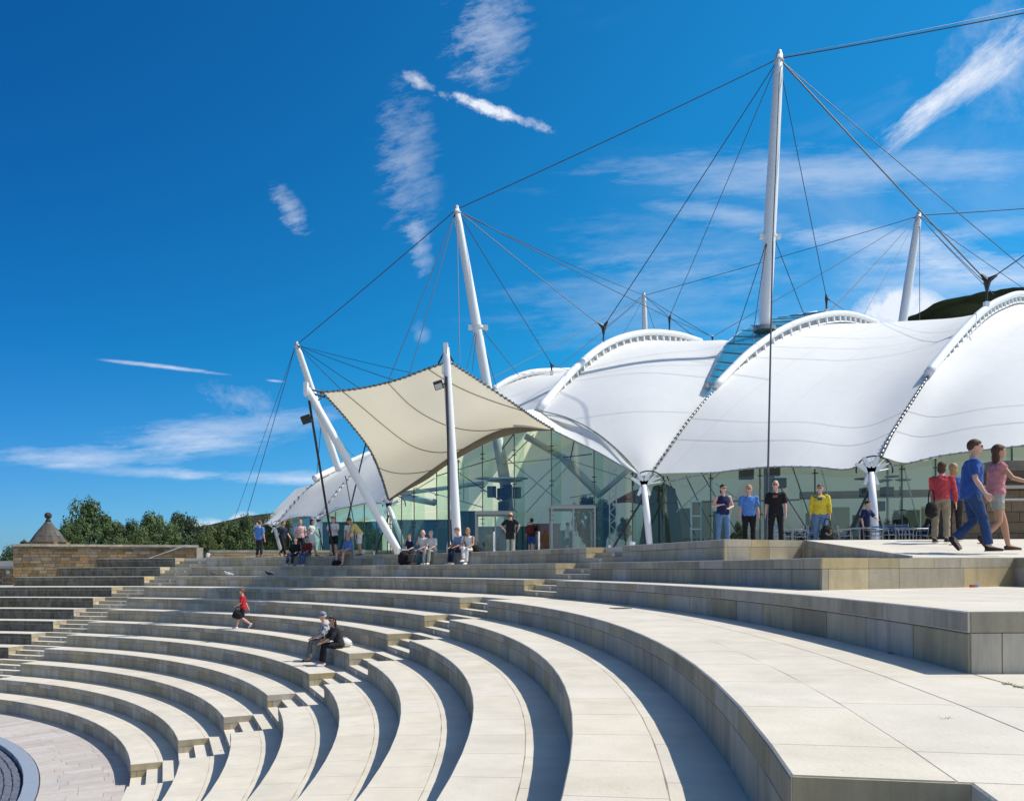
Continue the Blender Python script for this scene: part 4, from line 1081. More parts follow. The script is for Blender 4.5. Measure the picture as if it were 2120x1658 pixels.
boxthing('display_case', 950, 984, 1060, 43, .4, DKG, 'tall dark display panel left of the doors', 'display')
boxthing('ticket_counter', 985, 1100, 1092, 45, .8, DKG, 'dark ticket counter at the back of the hall behind the doors', 'counter')
boxthing('display_wall', 668, 790, 1082, 54, .4, BLUEW, 'blue display wall behind the left hand glass, past the slanted pole', 'display')
boxthing('bin_unit', 1160, 1185, 1100, 40, .6, DKG, 'dark litter unit inside beside the boy in white', 'bin')
p_ = Patch([[(1376, 1130, 36.5), (1380, 1060, 36.5), (1385, 1003, 36.8)], [(1330, 1130, 36.3), (1365, 1060, 36.4), (1376, 1000, 36.6)]])
ro = MB()
base = [(1322, 1130), (1336, 1060), (1352, 1006), (1376, 1000), (1398, 1012), (1408, 1070), (1414, 1130)]
A_ = [U(x, y, 36.6) for x, y in base]; B_ = [U(x, y, 37.8) for x, y in base]
ro.add(A_ + B_, [tuple(range(7)), tuple(range(7, 14))[::-1]] + [(i, (i + 1) % 7, 7 + (i + 1) % 7, 7 + i) for i in range(7)])
inthing('rock_panel', ro, DKG, 'tall dark slate panel behind the glass next to the left V column', 'panel')
lat = empty('lattice_tower', ground(1270, 36.5), 'slim white lattice tower inside the glass beside a small tree', 'tower')
q0 = Vector(lat.location)
for x in (1262, 1276):
    MB().tube([IL(x, 1130, 36.5), IL(x, 960, 36.5)], .03, 5).build('upright', WHITE, lat)
z = MB()
for i in range(12):
    z.tube([IL(1262 if i % 2 else 1276, 1125 - i * 13, 36.5), IL(1276 if i % 2 else 1262, 1112 - i * 13, 36.5)], .022, 4)
z.build('lacing', WHITE, lat)
for sx, lbl in ((1023, 'thin steel post in front of the left doorway'), (1116, 'thin steel post between the two doorways')):
    g = ground(sx, 33.8)
    tag(MB().tube([g, g + Vector((0, 0, 1.0))], .04, 8).tube([g, g + Vector((0, 0, .04))], .09, 8).build('post', WHITE), lbl, 'post')
rk = empty('display_rack', ground(1440, 33.5), 'pale blue upright frame behind the glass left of the navy-topped woman', 'rack')
q0 = Vector(rk.location)
for x in (1432, 1451): MB().tube([IL(x, 1125, 33.5), IL(x, 1038, 33.5)], .035, 5).build('upright', mat('pale_blue', (.30, .50, .58), .5), rk)
for y in (1038, 1068, 1095): MB().box(IL(1441, y, 33.5), (.42, .1, .06)).build('shelf', MATS['pale_blue'], rk)
sr = MB(); P = [U(1262, 1040, 38), U(1310, 1020, 37), U(1330, 1042, 36.8)]
sail = Patch([[(1262, 1044, 38), (1268, 1038, 38)], [(1300, 1040, 37.4), (1305, 1018, 37.4)], [(1332, 1046, 36.8), (1330, 1010, 36.8)]]).build('red_banner', mat('dark_red', (.18, .03, .02), .7), None, 6, 2)
tag(sail, 'dark red hanging banner behind the glass by the left column', 'banner')

# ------------------------------------------------------------------ people
def etube(mb, pts, rad, lat, n=12):
    pts = [Vector(p) for p in pts]; lat = Vector(lat).normalized(); b = len(mb.v)
    for i, p in enumerate(pts):
        d = (pts[min(i + 1, len(pts) - 1)] - pts[max(i - 1, 0)]).normalized()
        x = (lat - d * lat.dot(d)).normalized(); y = d.cross(x)
        for k in range(n):
            t = 2 * math.pi * k / n
            mb.v.append(tuple(p + x * (rad[i][0] * math.cos(t)) + y * (rad[i][1] * math.sin(t))))
    for i in range(len(pts) - 1):
        for k in range(n):
            k2 = (k + 1) % n
            mb.f.append((b + i * n + k, b + i * n + k2, b + (i + 1) * n + k2, b + (i + 1) * n + k))
    mb.f.append(tuple(b + k for k in range(n))[::-1]); mb.f.append(tuple(b + (len(pts) - 1) * n + k for k in range(n)))
def fuse(mb, name, vox, mt, parent, smooth=2):
    """joins the shapes of a body or a garment into one continuous surface"""
    me = mb.mesh(name)
    bm_ = bmesh.new(); bm_.from_mesh(me); bmesh.ops.recalc_face_normals(bm_, faces=bm_.faces); bm_.to_mesh(me); bm_.free()
    o = bpy.data.objects.new(name, me); col.objects.link(o)
    r_ = o.modifiers.new('r', 'REMESH'); r_.mode = 'VOXEL'; r_.voxel_size = vox; r_.use_smooth_shade = True
    s_ = o.modifiers.new('s', 'SMOOTH'); s_.factor = .5; s_.iterations = smooth
    dg = bpy.context.evaluated_depsgraph_get()
    me2 = bpy.data.meshes.new_from_object(o.evaluated_get(dg))
    bpy.data.objects.remove(o); bpy.data.meshes.remove(me)
    if name in ('shirt', 'trousers', 'shorts', 'skirt'):        # folds in the cloth
        sd_ = random.uniform(0, 50)
        n_ = len(me2.vertices); co = np.empty(n_ * 3); nr = np.empty(n_ * 3)
        me2.vertices.foreach_get('co', co); me2.vertices.foreach_get('normal', nr)
        co = co.reshape(-1, 3); nr = nr.reshape(-1, 3); x, y, z = co.T
        w_ = np.sin(x * 21 + z * 17 + sd_ + 1.7 * np.sin(z * 23 + y * 9)) * np.sin(y * 19 - z * 26 + sd_ * 2 + 1.3 * np.sin(x * 31)) + .5 * np.sin(x * 47 - z * 38 + sd_)
        amp = (.0050, .006) if name == 'shirt' else (.0035, -.001)
        co = co + nr * (w_ * amp[0] + amp[1])[:, None]
        me2.vertices.foreach_set('co', co.ravel()); me2.update()
    me2.name = name; me2.materials.clear(); me2.shade_smooth()
    return link(name, me2, mt, parent)
SK = [mat('skin_light', (.62, .36, .26), .55), mat('skin_tan', (.46, .25, .16), .55), mat('skin_pink', (.66, .36, .28), .55)]
def cloth(n, c, c2=None): return mat('cloth_' + n, c, .9, c2=c2, scale=14, contrast=2.5) if c2 else mat('cloth_' + n, c, .9, c2=tuple(x * .62 for x in c), scale=9, bump=.9, bscale=11)
HAIRS = {'brown': (.10, .05, .025), 'dark': (.02, .016, .014), 'blonde': (.50, .32, .14), 'grey': (.42, .41, .40), 'white': (.68, .67, .66), 'ginger': (.26, .10, .04), 'sandy': (.30, .18, .08)}
def hairm(k): return mat('hair_' + k, HAIRS[k], .7, c2=tuple(x * .6 for x in HAIRS[k]), scale=40)
def joints(pose, o):
    """joint positions for a figure 1.72 m tall; +y is forward, x to its right"""
    lean = R(o.get('lean', 3)); side = o.get('side', 0)
    if pose == 'sit':
        pel = Vector((0, -.16, .11))
    else:
        pel = Vector((0, o.get('py', 0), .93))
    ln = Vector((side * .3, math.sin(lean), math.cos(lean))).normalized()
    J = {'pel': pel, 'waist': pel + ln * .17, 'chest': pel + ln * .36, 'neck': pel + ln * .50, 'hb': pel + ln * .58 + Vector((0, .02, 0))}
    hl = ln.lerp(Vector((0, math.sin(R(o.get('nod', 0))), 1)), .7).normalized()
    J['head'] = J['hb'] + hl * .105; J['hup'] = hl; J['ln'] = ln
    for s, k in ((1, 'r'), (-1, 'l')):
        hip = pel + Vector((s * .095, 0, -.03))
        if pose == 'sit':
            kx = o.get('kx', .11)
            knee = Vector((s * kx, .27, .09)) + Vector(o.get('knee' + k, (0, 0, 0)))
            ank = Vector((s * kx, .27 + .05, -.37)) + Vector(o.get('foot' + k, (0, 0, 0)))
        elif pose == 'walk':
            f = s * o.get('stride', 1.0)
            if f > 0: knee, ank = pel + Vector((s * .09, .22 * abs(f), -.42)), pel + Vector((s * .08, .33 * abs(f), -.845 + .0))
            else: knee, ank = pel + Vector((s * .09, .02, -.47)), pel + Vector((s * .08, -.34 * abs(f), -.72))
        else:
            sp = o.get('spread', .11)
            kb = .03 + (.05 if s > 0 else 0)
            knee, ank = Vector((s * (sp + .0) * .98, .03, .49)) , Vector((s * sp * 1.05, -.02, .085))
            if o.get('bend'): knee += Vector((0, .03, 0))
        J['hip' + k], J['knee' + k], J['ank' + k] = hip, knee, ank
        sh = J['chest'] + ln * .09 + Vector((s * .185, 0, 0))
        a = o.get('arm' + k)
        if a is None:
            if pose == 'sit': el, wr = sh + Vector((s * .05, .07, -.27)), sh + Vector((-s * .03, .30, -.36))
            elif pose == 'walk':
                f = -s * o.get('stride', 1.0)
                el, wr = sh + Vector((s * .05, .10 * f, -.27)), sh + Vector((s * .05, .26 * f + .06, -.47))
            else: el, wr = sh + Vector((s * .06, -.02, -.29)), sh + Vector((s * .075, .04, -.54))
        else: el, wr = sh + Vector(a[0]), sh + Vector(a[1])
        J['sh' + k], J['el' + k], J['wr' + k] = sh, el, wr
    return J
def person(label, loc, face, pose='stand', h=1.72, w=1.0, skin=0, hair='brown', hairlen=0, top=None, sleeve=.5, toplen=0, bottom=None, legs=1.0,
           shoes=(.05, .045, .04), group='visitors', female=False, vox=.015, glasses=False, cap=None, extras=None, bald=False, skirt=None, print_=None, **o):
    J = joints(pose, o)
    root = empty('person', loc, label, 'person', group)
    root.rotation_euler = (0, 0, -R(face)); S = h / 1.72; root.scale = (S, S, S)
    b = MB(); ln = J['ln']
    shw = (.165 if female else .185) * w
    # torso, neck, head
    def torso(mb, g, lo=-.10, hiend=True):
        P = [J['pel'] + ln * lo, J['pel'], J['waist'], J['chest'], J['chest'] + ln * .09, J['neck'] - ln * .015]
        Rr = [(.155 * w + g, .115 * w + g), (.165 * w + g, .12 * w + g), (.14 * w + g, (.105 + (w - 1) * .12) * w + g), (.165 * w + g, (.12 if female else .115) * w + g), (shw - .015 + g, .095 * w + g), (.075 + g, .07 + g)]
        etube(mb, P, Rr, (1, 0, 0), 14)
    torso(b, 0)
    etube(b, [J['neck'] - ln * .04, J['neck'], J['hb'] + (J['head'] - J['hb']) * .3], [(.06, .06), (.053, .055), (.052, .056)], (1, 0, 0), 10)
    hc = J['head']; hu = J['hup']; fw = Vector((0, 1, 0)); fw = (fw - hu * fw.dot(hu)).normalized()
    turn = R(o.get('look', 0)); fw = Matrix.Rotation(-turn, 3, hu) @ fw
    rt = fw.cross(hu)
    HM = Matrix((rt, fw, hu)).transposed()
    b.ell(hc + hu * .02, (.084, .100, .117), 12, 10, HM)
    b.ell(hc - hu * .045 + fw * .02, (.062, .072, .076), 10, 8, HM)
    b.ell(hc + fw * .103 - hu * .012, (.012, .018, .024), 6, 5, HM)
    b.ell(hc + fw * .090 - hu * .055, (.026, .014, .012), 6, 5, HM)
    for s in (-1, 1): b.ell(hc + rt * (s * .084) - hu * .0, (.012, .02, .03), 6, 5, HM)
    for s, k in ((1, 'r'), (-1, 'l')):
        sh, el, wr = J['sh' + k], J['el' + k], J['wr' + k]
        b.tube([sh - Vector((s * .05, 0, -.005)), sh, sh.lerp(el, .5), el, el.lerp(wr, .35), wr], [.05 * w, .055 * w, .046 * w, .038, .037 * w, .025], 8)
        d = (wr - el).normalized(); sd_ = Vector((s, 0, 0)) - d * d.x * s; sd_ = sd_.normalized() if sd_.length > .01 else Vector((0, 1, 0))
        pn = d.cross(sd_)
        pal = wr + d * .05
        etube(b, [wr, wr + d * .035, pal + d * .035], [(.024, .017), (.04, .017), (.040, .014)], pn if abs(d.z) > .5 else sd_, 8)
        wd = pn if abs(d.z) > .5 else sd_
        wd = wd.normalized(); cur = d.cross(wd) * (.25)
        for i, L in enumerate((.065, .078, .072, .055)):
            q = wr + d * .082 + wd * (-.031 + .0205 * i)
            b.tube([q - d * .02, q + d * L * .5, q + (d + cur).normalized() * L], [.0095, .0092, .0075], 5)
        b.tube([wr + d * .03 + wd * -.03, wr + d * .065 + wd * -.058, wr + d * .09 + wd * -.062], [.012, .011, .008], 5)
        hip, kn, an = J['hip' + k], J['knee' + k], J['ank' + k]
        b.tube([hip, hip.lerp(kn, .25), kn, kn.lerp(an, .3), an], [.088 * w, .084 * w, .056, .057 * w, .036], 10)
        fd = Vector((0, 1, 0)) if pose != 'walk' or (an - kn).y > -.2 else Vector((0, .6, -.8))
        b.tube([an - Vector((0, .02, .02)), an + fd * .06 - Vector((0, 0, .035)), an + fd * .15 - Vector((0, 0, .055))], [.038, .038, .028], 8)
        J['fd' + k] = fd
    body = fuse(b, 'body', vox, SK[skin], root)
    # trousers, shorts or skirt
    if bottom is not None:
        t = MB()
        etube(t, [J['pel'] + ln * -.10, J['pel'] + ln * -.02, J['pel'] + ln * .11], [(.165 * w, .128 * w), (.176 * w, .132 * w), (.155 * w, .12 * w)], (1, 0, 0), 14)
        for k in 'rl':
            hip, kn, an = J['hip' + k], J['knee' + k], J['ank' + k]
            lo_ = .025 if legs >= 1 else .03
            path = [hip, hip.lerp(kn, .25), kn, an + (kn - an).normalized() * .02] if legs >= 1 else [hip, hip.lerp(kn, .3), hip.lerp(kn, min(1, legs))]
            rr = [.10 * w, .098 * w, .074, .068] if legs >= 1 else [.10 * w, .10 * w, .094 * w]
            if legs >= 1: path.insert(3, kn.lerp(an, .5)); rr.insert(3, .070)
            t.tube(path, rr, 10)
        fuse(t, 'trousers' if legs >= 1 else 'shorts', vox, bottom, root)
    if skirt is not None:
        t = MB()
        etube(t, [J['pel'] + ln * .12, J['pel'], J['pel'] + Vector((0, .02, -.32)), J['pel'] + Vector((0, .02, -.45))], [(.15, .12), (.185, .15), (.21, .2), (.22, .21)], (1, 0, 0), 14)
        fuse(t, 'skirt', vox, skirt, root)
    if top is not None:
        t = MB(); torso(t, .016, lo=-.05 - toplen)
        if sleeve > 0:
            for s, k in ((1, 'r'), (-1, 'l')):
                sh, el, wr = J['sh' + k], J['el' + k], J['wr' + k]
                if sleeve <= 1: path, rr = [sh - Vector((s * .06, 0, 0)), sh, sh.lerp(el, sleeve)], [.062 * w, .068 * w, .062 * w]
                else: path, rr = [sh - Vector((s * .06, 0, 0)), sh, el, el.lerp(wr, sleeve - 1)], [.062 * w, .066 * w, .054 * w, .042]
                t.tube(path, rr, 9)
        tp = fuse(t, 'shirt', vox, top, root)
        if print_ is not None:
            c = J['chest'] + Vector((0, (.13 if not female else .135) * w, .02))
            MB().box(c, (.12, .012, .07)).build('chest_print', print_, tp)
    for k in 'rl':
        an, fd = J['ank' + k], J['fd' + k]
        t = MB()
        u_ = Vector((0, -fd.z, fd.y)) if fd.z else Vector((0, 0, 1))
        etube(t, [an - fd * .055 - u_ * .045, an - fd * .02 - u_ * .042, an + fd * .07 - u_ * .05, an + fd * .15 - u_ * .058, an + fd * .19 - u_ * .062], [(.03, .03), (.042, .042), (.046, .035), (.044, .025), (.025, .014)], (1, 0, 0), 10)
        t.box(an + fd * .06 - u_ * .078, (.085, .25 if not fd.z else .1, .014))
        t.build('shoe', mat('shoe_%d%d%d' % tuple(int(c * 99) for c in shoes), shoes, .6), root, smooth=True)
    # hair, cap, face
    hm = hairm(hair)
    if not bald:
        t = MB()
        t.ell(hc + hu * .036 - fw * .016, (.093, .105, .106), 12, 9, HM, .03)
        t.ell(hc + hu * .072 + fw * .020, (.074, .074, .05), 10, 7, HM, .03)
        if hairlen > 0:
            t.ell(hc - hu * (.03 + hairlen * .5) - fw * .045, (.088, .06, .07 + hairlen * .6), 10, 8, HM, .05)
        hb_ = fuse(t, 'hair', .012, hm, root, 1)
    elif bald == 1:
        t = MB(); t.ell(hc - hu * .01 - fw * .03, (.089, .083, .06), 12, 8, HM)
        fuse(t, 'hair', .012, hm, root, 1)
    if cap is not None:
        t = MB(); t.ell(hc + hu * .065, (.098, .11, .08), 12, 8, HM)
        etube(t, [hc + hu * .05, hc + hu * .075], [(.115, .13), (.095, .11)], rt, 14)
        fuse(t, 'hat', .012, cap, root, 1)
    t = MB()
    for s in (-1, 1):
        if glasses: t.ell(hc + rt * (s * .032) + fw * .094 + hu * .016, (.026, .012, .018), 8, 6, HM)
        else: t.ell(hc + rt * (s * .030) + fw * .088 + hu * .016, (.013, .010, .008), 6, 5, HM)
    if glasses: t.box(hc + fw * .103 + hu * .02, (.04, .01, .008), M3=HM)
    t.build('sunglasses' if glasses else 'eyes', mat('eye_dark', (.012, .01, .01), .3), root, smooth=True)
    if extras: extras(root, J, b)
    return root, J
def bagobj(name, loc, d, mt, label, cat='bag', strap=None, rz=0, lump=.06, base=None):
    t = MB(); t.ell((0, 0, d[2] / 2), (d[0] / 2 * 1.12, d[1] / 2 * 1.15, d[2] / 2 * 1.08), 14, 10, None, lump)
    t.ell((0, 0, d[2] * .28), (d[0] / 2 * 1.2, d[1] / 2 * 1.2, d[2] * .28), 12, 8, None, lump)
    me = t.mesh(name, True)
    root = empty(name, loc, label, cat); root.rotation_euler = (0, 0, rz)
    link('bag_body' if cat != 'backpack' else 'pack_body', me, mt, root)
    h = strap or .12
    MB().tube(crv([Vector((-d[0] * .28, 0, d[2] * .92)), Vector((-d[0] * .2, 0, d[2] + h * .8)), Vector((0, 0, d[2] + h)), Vector((d[0] * .2, 0, d[2] + h * .8)), Vector((d[0] * .28, 0, d[2] * .92))], 12), .012, 5).build('handle', mt, root)
    return root
C = {k: cloth(k, v) for k, v in dict(blue=(.035, .10, .36), skyblue=(.10, .26, .66), navy=(.012, .02, .09), black=(.012, .012, .014), white=(.78, .77, .76), jeans=(.05, .12, .27), pale_jeans=(.13, .24, .42),
     khaki=(.36, .29, .19), yellow=(.80, .62, .05), paleyellow=(.70, .58, .20), coral=(.62, .07, .08), red=(.50, .02, .03), maroon=(.15, .02, .02), grey=(.17, .17, .18), palegrey=(.42, .43, .38), pink=(.58, .25, .27), teal=(.01, .10, .10), denim_dark=(.015, .03, .07), charcoal=(.03, .03, .035), bluegrey=(.20, .30, .45)).items()}
FLORAL = cloth('floral', (.70, .55, .52), (.60, .25, .25)); ALOHA = cloth('aloha', (.55, .56, .60), (.012, .014, .03)); CAPM = cloth('patterned_cap', (.24, .27, .34), (.06, .08, .14)); DOTS = cloth('spotted', (.03, .03, .05), (.08, .08, .12))
def W(px, Y, z=None):
    p = U(px, HORY, Y); p.z = ZT if z is None else z; return p
def on_ring(px, r):
    """where the sight line through column px meets the circle of radius r"""
    d = (px - HORX) / F
    a, b_, c = 1 + d * d, -2 * (d * CX + CY), CX * CX + CY * CY - r * r
    Y = (-b_ + math.sqrt(b_ * b_ - 4 * a * c)) / (2 * a)
    return Vector((d * Y, Y, 0))
def seat(px, r, z):
    p = on_ring(px, r); p.z = z
    return p
def inward(p): return math.degrees(math.atan2(CX - p.x, CY - p.y))
NW = cloth('printed_white', (.75, .74, .72))
# walking pair on the ramp
rampz = lambda Y: z1_ + .012 + (zt_ - z1_) * (Y - 11.5) / 5.4
person('man in blue t-shirt and jeans striding right across the ramp before the pink-topped woman', W(2012, 12.7, rampz(12.7)), 118, 'walk', 1.80, 1.12, 0, 'brown', top=C['blue'], sleeve=.75, toplen=.06, bottom=cloth('indigo', (.03, .07, .19)), shoes=(.02, .02, .02), glasses=True, vox=.012, stride=.68, print_=NW, group='visitors walking', armr=((.08, .02, -.28), (.12, .14, -.50)), arml=((-.05, .05, -.28), (-.02, .2, -.47)))
person('woman in pink top and pale shorts striding right behind the man in blue', W(2062, 13.0, rampz(13.0)), 105, 'walk', 1.74, 1.0, 1, 'brown', hairlen=.12, top=C['pink'], sleeve=.3, bottom=C['palegrey'], legs=.55, shoes=(.06, .03, .02), female=True, vox=.012, stride=-.62, group='visitors walking', armr=((.08, .14, -.22), (.10, .36, -.30)))
# four visitors at the edge of the terrace
person('woman in sleeveless navy top and jeans, leftmost of the four above the steps', W(1497, 21.3), 175, 'stand', 1.66, 1.05, 2, 'dark', hairlen=.06, top=C['navy'], sleeve=0, bottom=C['pale_jeans'], female=True, glasses=True, vox=.012, spread=.13, group='visitors standing on the terrace edge', arml=((-.10, .0, -.26), (.08, .20, -.33)), armr=((.12, .02, -.26), (-.02, .22, -.24)))
person('blonde woman in bright blue t-shirt and black trousers, second of four standing above the steps', W(1551, 21.6), 190, 'stand', 1.67, 1.12, 2, 'blonde', hairlen=.02, top=C['skyblue'], sleeve=.85, toplen=.02, bottom=C['black'], female=True, glasses=True, vox=.012, group='visitors standing on the terrace edge')
person('grey-haired man in black polo shirt and black trousers beside the long cable', W(1607, 21.2), 205, 'stand', 1.74, 1.05, 2, 'white', bald=1, top=C['black'], sleeve=.85, bottom=C['black'], glasses=True, vox=.012, spread=.13, group='visitors standing on the terrace edge', print_=cloth('badge', (.30, .12, .08)))
def r4(root, J, b):
    MB().tube([J['shr'] + Vector((.0, .10, .02)), J['chest'] + Vector((-.05, .14, 0)), J['waist'] + Vector((-.17, .05, 0))], .014, 5).build('strap', C['charcoal'], root)
rp, Jp = person('woman in yellow sweatshirt and jeans holding a black carrier bag', W(1699, 21.4), 205, 'stand', 1.66, 1.12, 2, 'brown', top=C['yellow'], sleeve=1.75, bottom=C['pale_jeans'], female=True, glasses=True, vox=.012, print_=C['blue'], group='visitors standing on the terrace edge', extras=r4)
bpy.context.view_layer.update()
bg_ = bagobj('carrier_bag', W(1713, 21.25, ZT + .10), (.34, .14, .42), C['black'], 'black carrier bag with a rainbow swirl hanging from the yellow-topped woman\'s hand', strap=.2)
for i, c in enumerate(((.45, .10, .05), (.5, .35, .05), (.05, .25, .4))):
    MB().tube([Vector((math.cos(R(a)) * (.05 + .022 * i), -.085 - .006, .26 + math.sin(R(a)) * (.05 + .022 * i))) for a in range(200, 361 + 60, 16)], .008, 4).build('printed_swirl', mat('swirl_%d' % i, c, .6), bg_)
# at the bar
person('woman in coral long-sleeved top and tan trousers leaning on the stone bar', W(1948, 15.6, rampz(15.6)), 40, 'stand', 1.62, 1.02, 2, 'brown', hairlen=.04, top=C['coral'], sleeve=1.9, bottom=C['khaki'], female=True, vox=.013, lean=14, group='visitors at the bar', arml=((-.03, .15, -.22), (.05, .32, -.12)))
person('fair-haired person in dark blue top at the bar beside the coral-topped woman', W(1976, 16.4, rampz(16.4)), 10, 'stand', 1.60, 1.0, 2, 'blonde', hairlen=.1, top=C['blue'], sleeve=.8, bottom=C['charcoal'], female=True, vox=.015, group='visitors at the bar')
bagobj('handbag', W(1929, 15.4, rampz(15.4) + .50), (.22, .12, .30), C['black'], 'black shoulder bag hanging behind the coral-topped woman', strap=.25)
person('dark-clad waiter bending over a cafe table beside the right column', W(1790, 27.4), 150, 'stand', 1.70, 1.0, 0, 'dark', hairlen=.0, top=C['navy'], sleeve=.9, bottom=C['black'], lean=12, vox=.015, group='people in the cafe', arml=((-.02, .16, -.22), (.05, .32, -.30)))
person('seated cafe guest with dark hair and dark jacket at the table by the bar', W(1921, 26.4, ZT + .45), 330, 'sit', 1.68, 1.0, 0, 'dark', hairlen=.08, top=C['black'], sleeve=1.7, bottom=C['charcoal'], female=True, vox=.016, group='people in the cafe')
# around the doors
person('man in black t-shirt and pale trousers, hands on hips, facing the doors', W(1057, 33.6), 20, 'stand', 1.80, 1.12, 0, 'brown', bald=1, top=C['black'], sleeve=.8, toplen=.25, bottom=C['palegrey'], vox=.014, group='visitors at the doors', armr=((.22, -.02, -.20), (.10, .10, -.38)), arml=((-.22, -.02, -.20), (-.10, .10, -.38)))
rr_, J_ = person('dark-haired person in blue shorts with a red rucksack going in through the doors', W(1101, 36.5), 10, 'stand', 1.72, 1.0, 0, 'dark', top=C['denim_dark'], sleeve=.8, bottom=C['blue'], legs=.9, vox=.015, group='visitors at the doors')
bagobj('rucksack', W(1097, 36.2, ZT + .95), (.34, .2, .46), C['maroon'], 'dark red rucksack on the back of the person entering the doors', 'backpack')
person('boy in white t-shirt and dark shorts reaching out inside the right doorway', W(1174, 35.9), 80, 'stand', 1.48, .9, 0, 'dark', top=C['white'], sleeve=.8, toplen=.05, bottom=C['charcoal'], legs=.9, vox=.014, print_=C['navy'], group='visitors at the doors', armr=((.08, .16, -.14), (.1, .36, -.10)))
# left part of the terrace, standing
person('man in blue shirt and dark trousers, back turned, furthest left on the terrace', W(537, 37.6), 20, 'stand', 1.76, 1.1, 0, 'ginger', top=C['skyblue'], sleeve=.8, toplen=.06, bottom=C['charcoal'], vox=.016, group='visitors standing on the left of the terrace')
person('person in slate blue top and black trousers walking behind the seated pair', W(586, 37.2), 120, 'walk', 1.70, 1.0, 0, 'ginger', top=C['denim_dark'], sleeve=.8, bottom=C['black'], vox=.016, stride=.7, group='visitors standing on the left of the terrace')
person('blonde woman in white and pink patterned top behind the seated pair', W(622, 36.6), 160, 'stand', 1.72, 1.05, 2, 'blonde', hairlen=.05, top=FLORAL, sleeve=.6, bottom=C['charcoal'], female=True, vox=.016, group='visitors standing on the left of the terrace')
person('dark-haired woman in short white dress walking beside the floral-topped woman', W(645, 36.0), 100, 'walk', 1.70, .95, 1, 'dark', hairlen=.08, top=C['white'], sleeve=.4, skirt=C['white'], female=True, stride=.8, vox=.016, group='visitors standing on the left of the terrace')
person('man in white t-shirt and dark shorts reading between the cables', W(691, 34.8), 190, 'stand', 1.74, 1.1, 2, 'ginger', top=C['white'], sleeve=.8, bottom=C['black'], legs=.95, vox=.016, nod=15, group='visitors standing on the left of the terrace', armr=((.06, .08, -.26), (-.08, .26, -.24)), arml=((-.06, .08, -.26), (.08, .26, -.24)))
person('woman with fair hair in white top half hidden behind the bending woman', W(725, 34.4), 170, 'stand', 1.62, .95, 2, 'ginger', hairlen=.06, top=C['white'], sleeve=.6, bottom=C['palegrey'], female=True, vox=.016, group='visitors standing on the left of the terrace')
person('woman in pale yellow top and white trousers bending over to the seated man', W(745, 33.4), 250, 'stand', 1.72, 1.05, 1, 'brown', top=C['paleyellow'], sleeve=1.0, bottom=C['white'], legs=.99, female=True, lean=38, nod=60, vox=.015, group='visitors standing on the left of the terrace', armr=((.02, .08, -.26), (.0, .2, -.45)), arml=((-.02, .08, -.26), (.0, .2, -.45)))
# seated along the edge of the terrace
SZ = LZ(2)
def sitter(px, label, dface=0, **k):
    p = seat(px, 32.49, SZ)
    return person(label, p, inward(p) + dface, 'sit', group='visitors sitting on the top step', vox=.014, **k)
sitter(607, 'dark-clad person in jeans leaning back, leftmost on the top step', -25, h=1.68, hair='dark', hairlen=.06, top=C['black'], sleeve=1.6, bottom=C['denim_dark'], female=True, lean=-16, footr=(0, .14, .02), footl=(0, .1, .0), shoes=(.6, .6, .6))
sitter(633, 'person in dark red shirt and blue jeans turned towards a neighbour on the top step', -12, h=1.72, skin=1, hair='dark', top=C['maroon'], sleeve=1.6, bottom=C['jeans'], lean=4, look=-50, shoes=(.6, .6, .6))
sitter(716, 'man in blue shirt and khaki shorts sitting with knees apart on the top step', 8, h=1.78, w=1.15, skin=2, hair='grey', top=C['skyblue'], sleeve=.85, bottom=C['khaki'], legs=.92, kx=.24, shoes=(.03, .03, .03))
sitter(845, 'boy in dark navy shirt sitting hunched with a dark bag before his legs', -20, h=1.5, w=.9, hair='brown', top=C['navy'], sleeve=.9, bottom=C['black'], shoes=(.03, .03, .03), armr=((.04, .10, -.2), (-.06, .16, .02)))
sitter(872, 'white-haired man in white shirt and grey trousers eating, beside the boy', -10, h=1.72, skin=2, hair='white', bald=1, top=C['white'], sleeve=.9, bottom=C['grey'], shoes=(.05, .05, .05), armr=((.04, .12, -.2), (-.08, .18, .0)))
sitter(892, 'grey-haired woman in white blouse and pale trousers eating, right of the white-shirted man', -18, h=1.66, skin=2, hair='grey', top=C['white'], sleeve=.9, bottom=C['palegrey'], female=True, lean=12, shoes=(.7, .7, .7), armr=((.04, .12, -.2), (-.08, .2, -.02)))
sitter(948, 'ginger-haired man in blue-grey shirt and dark jeans bending over a bag', 0, h=1.76, skin=2, hair='ginger', top=C['bluegrey'], sleeve=.9, bottom=C['denim_dark'], lean=14, nod=20, shoes=(.55, .55, .55))
sitter(970, 'woman in white sleeveless top and white trousers at the right end of the sitters', -22, h=1.70, skin=1, hair='sandy', hairlen=.02, top=C['white'], sleeve=0, bottom=C['white'], female=True, lean=16, nod=20, kneer=(-.08, .05, .04), footr=(-.16, .1, .10), shoes=(.75, .75, .75))
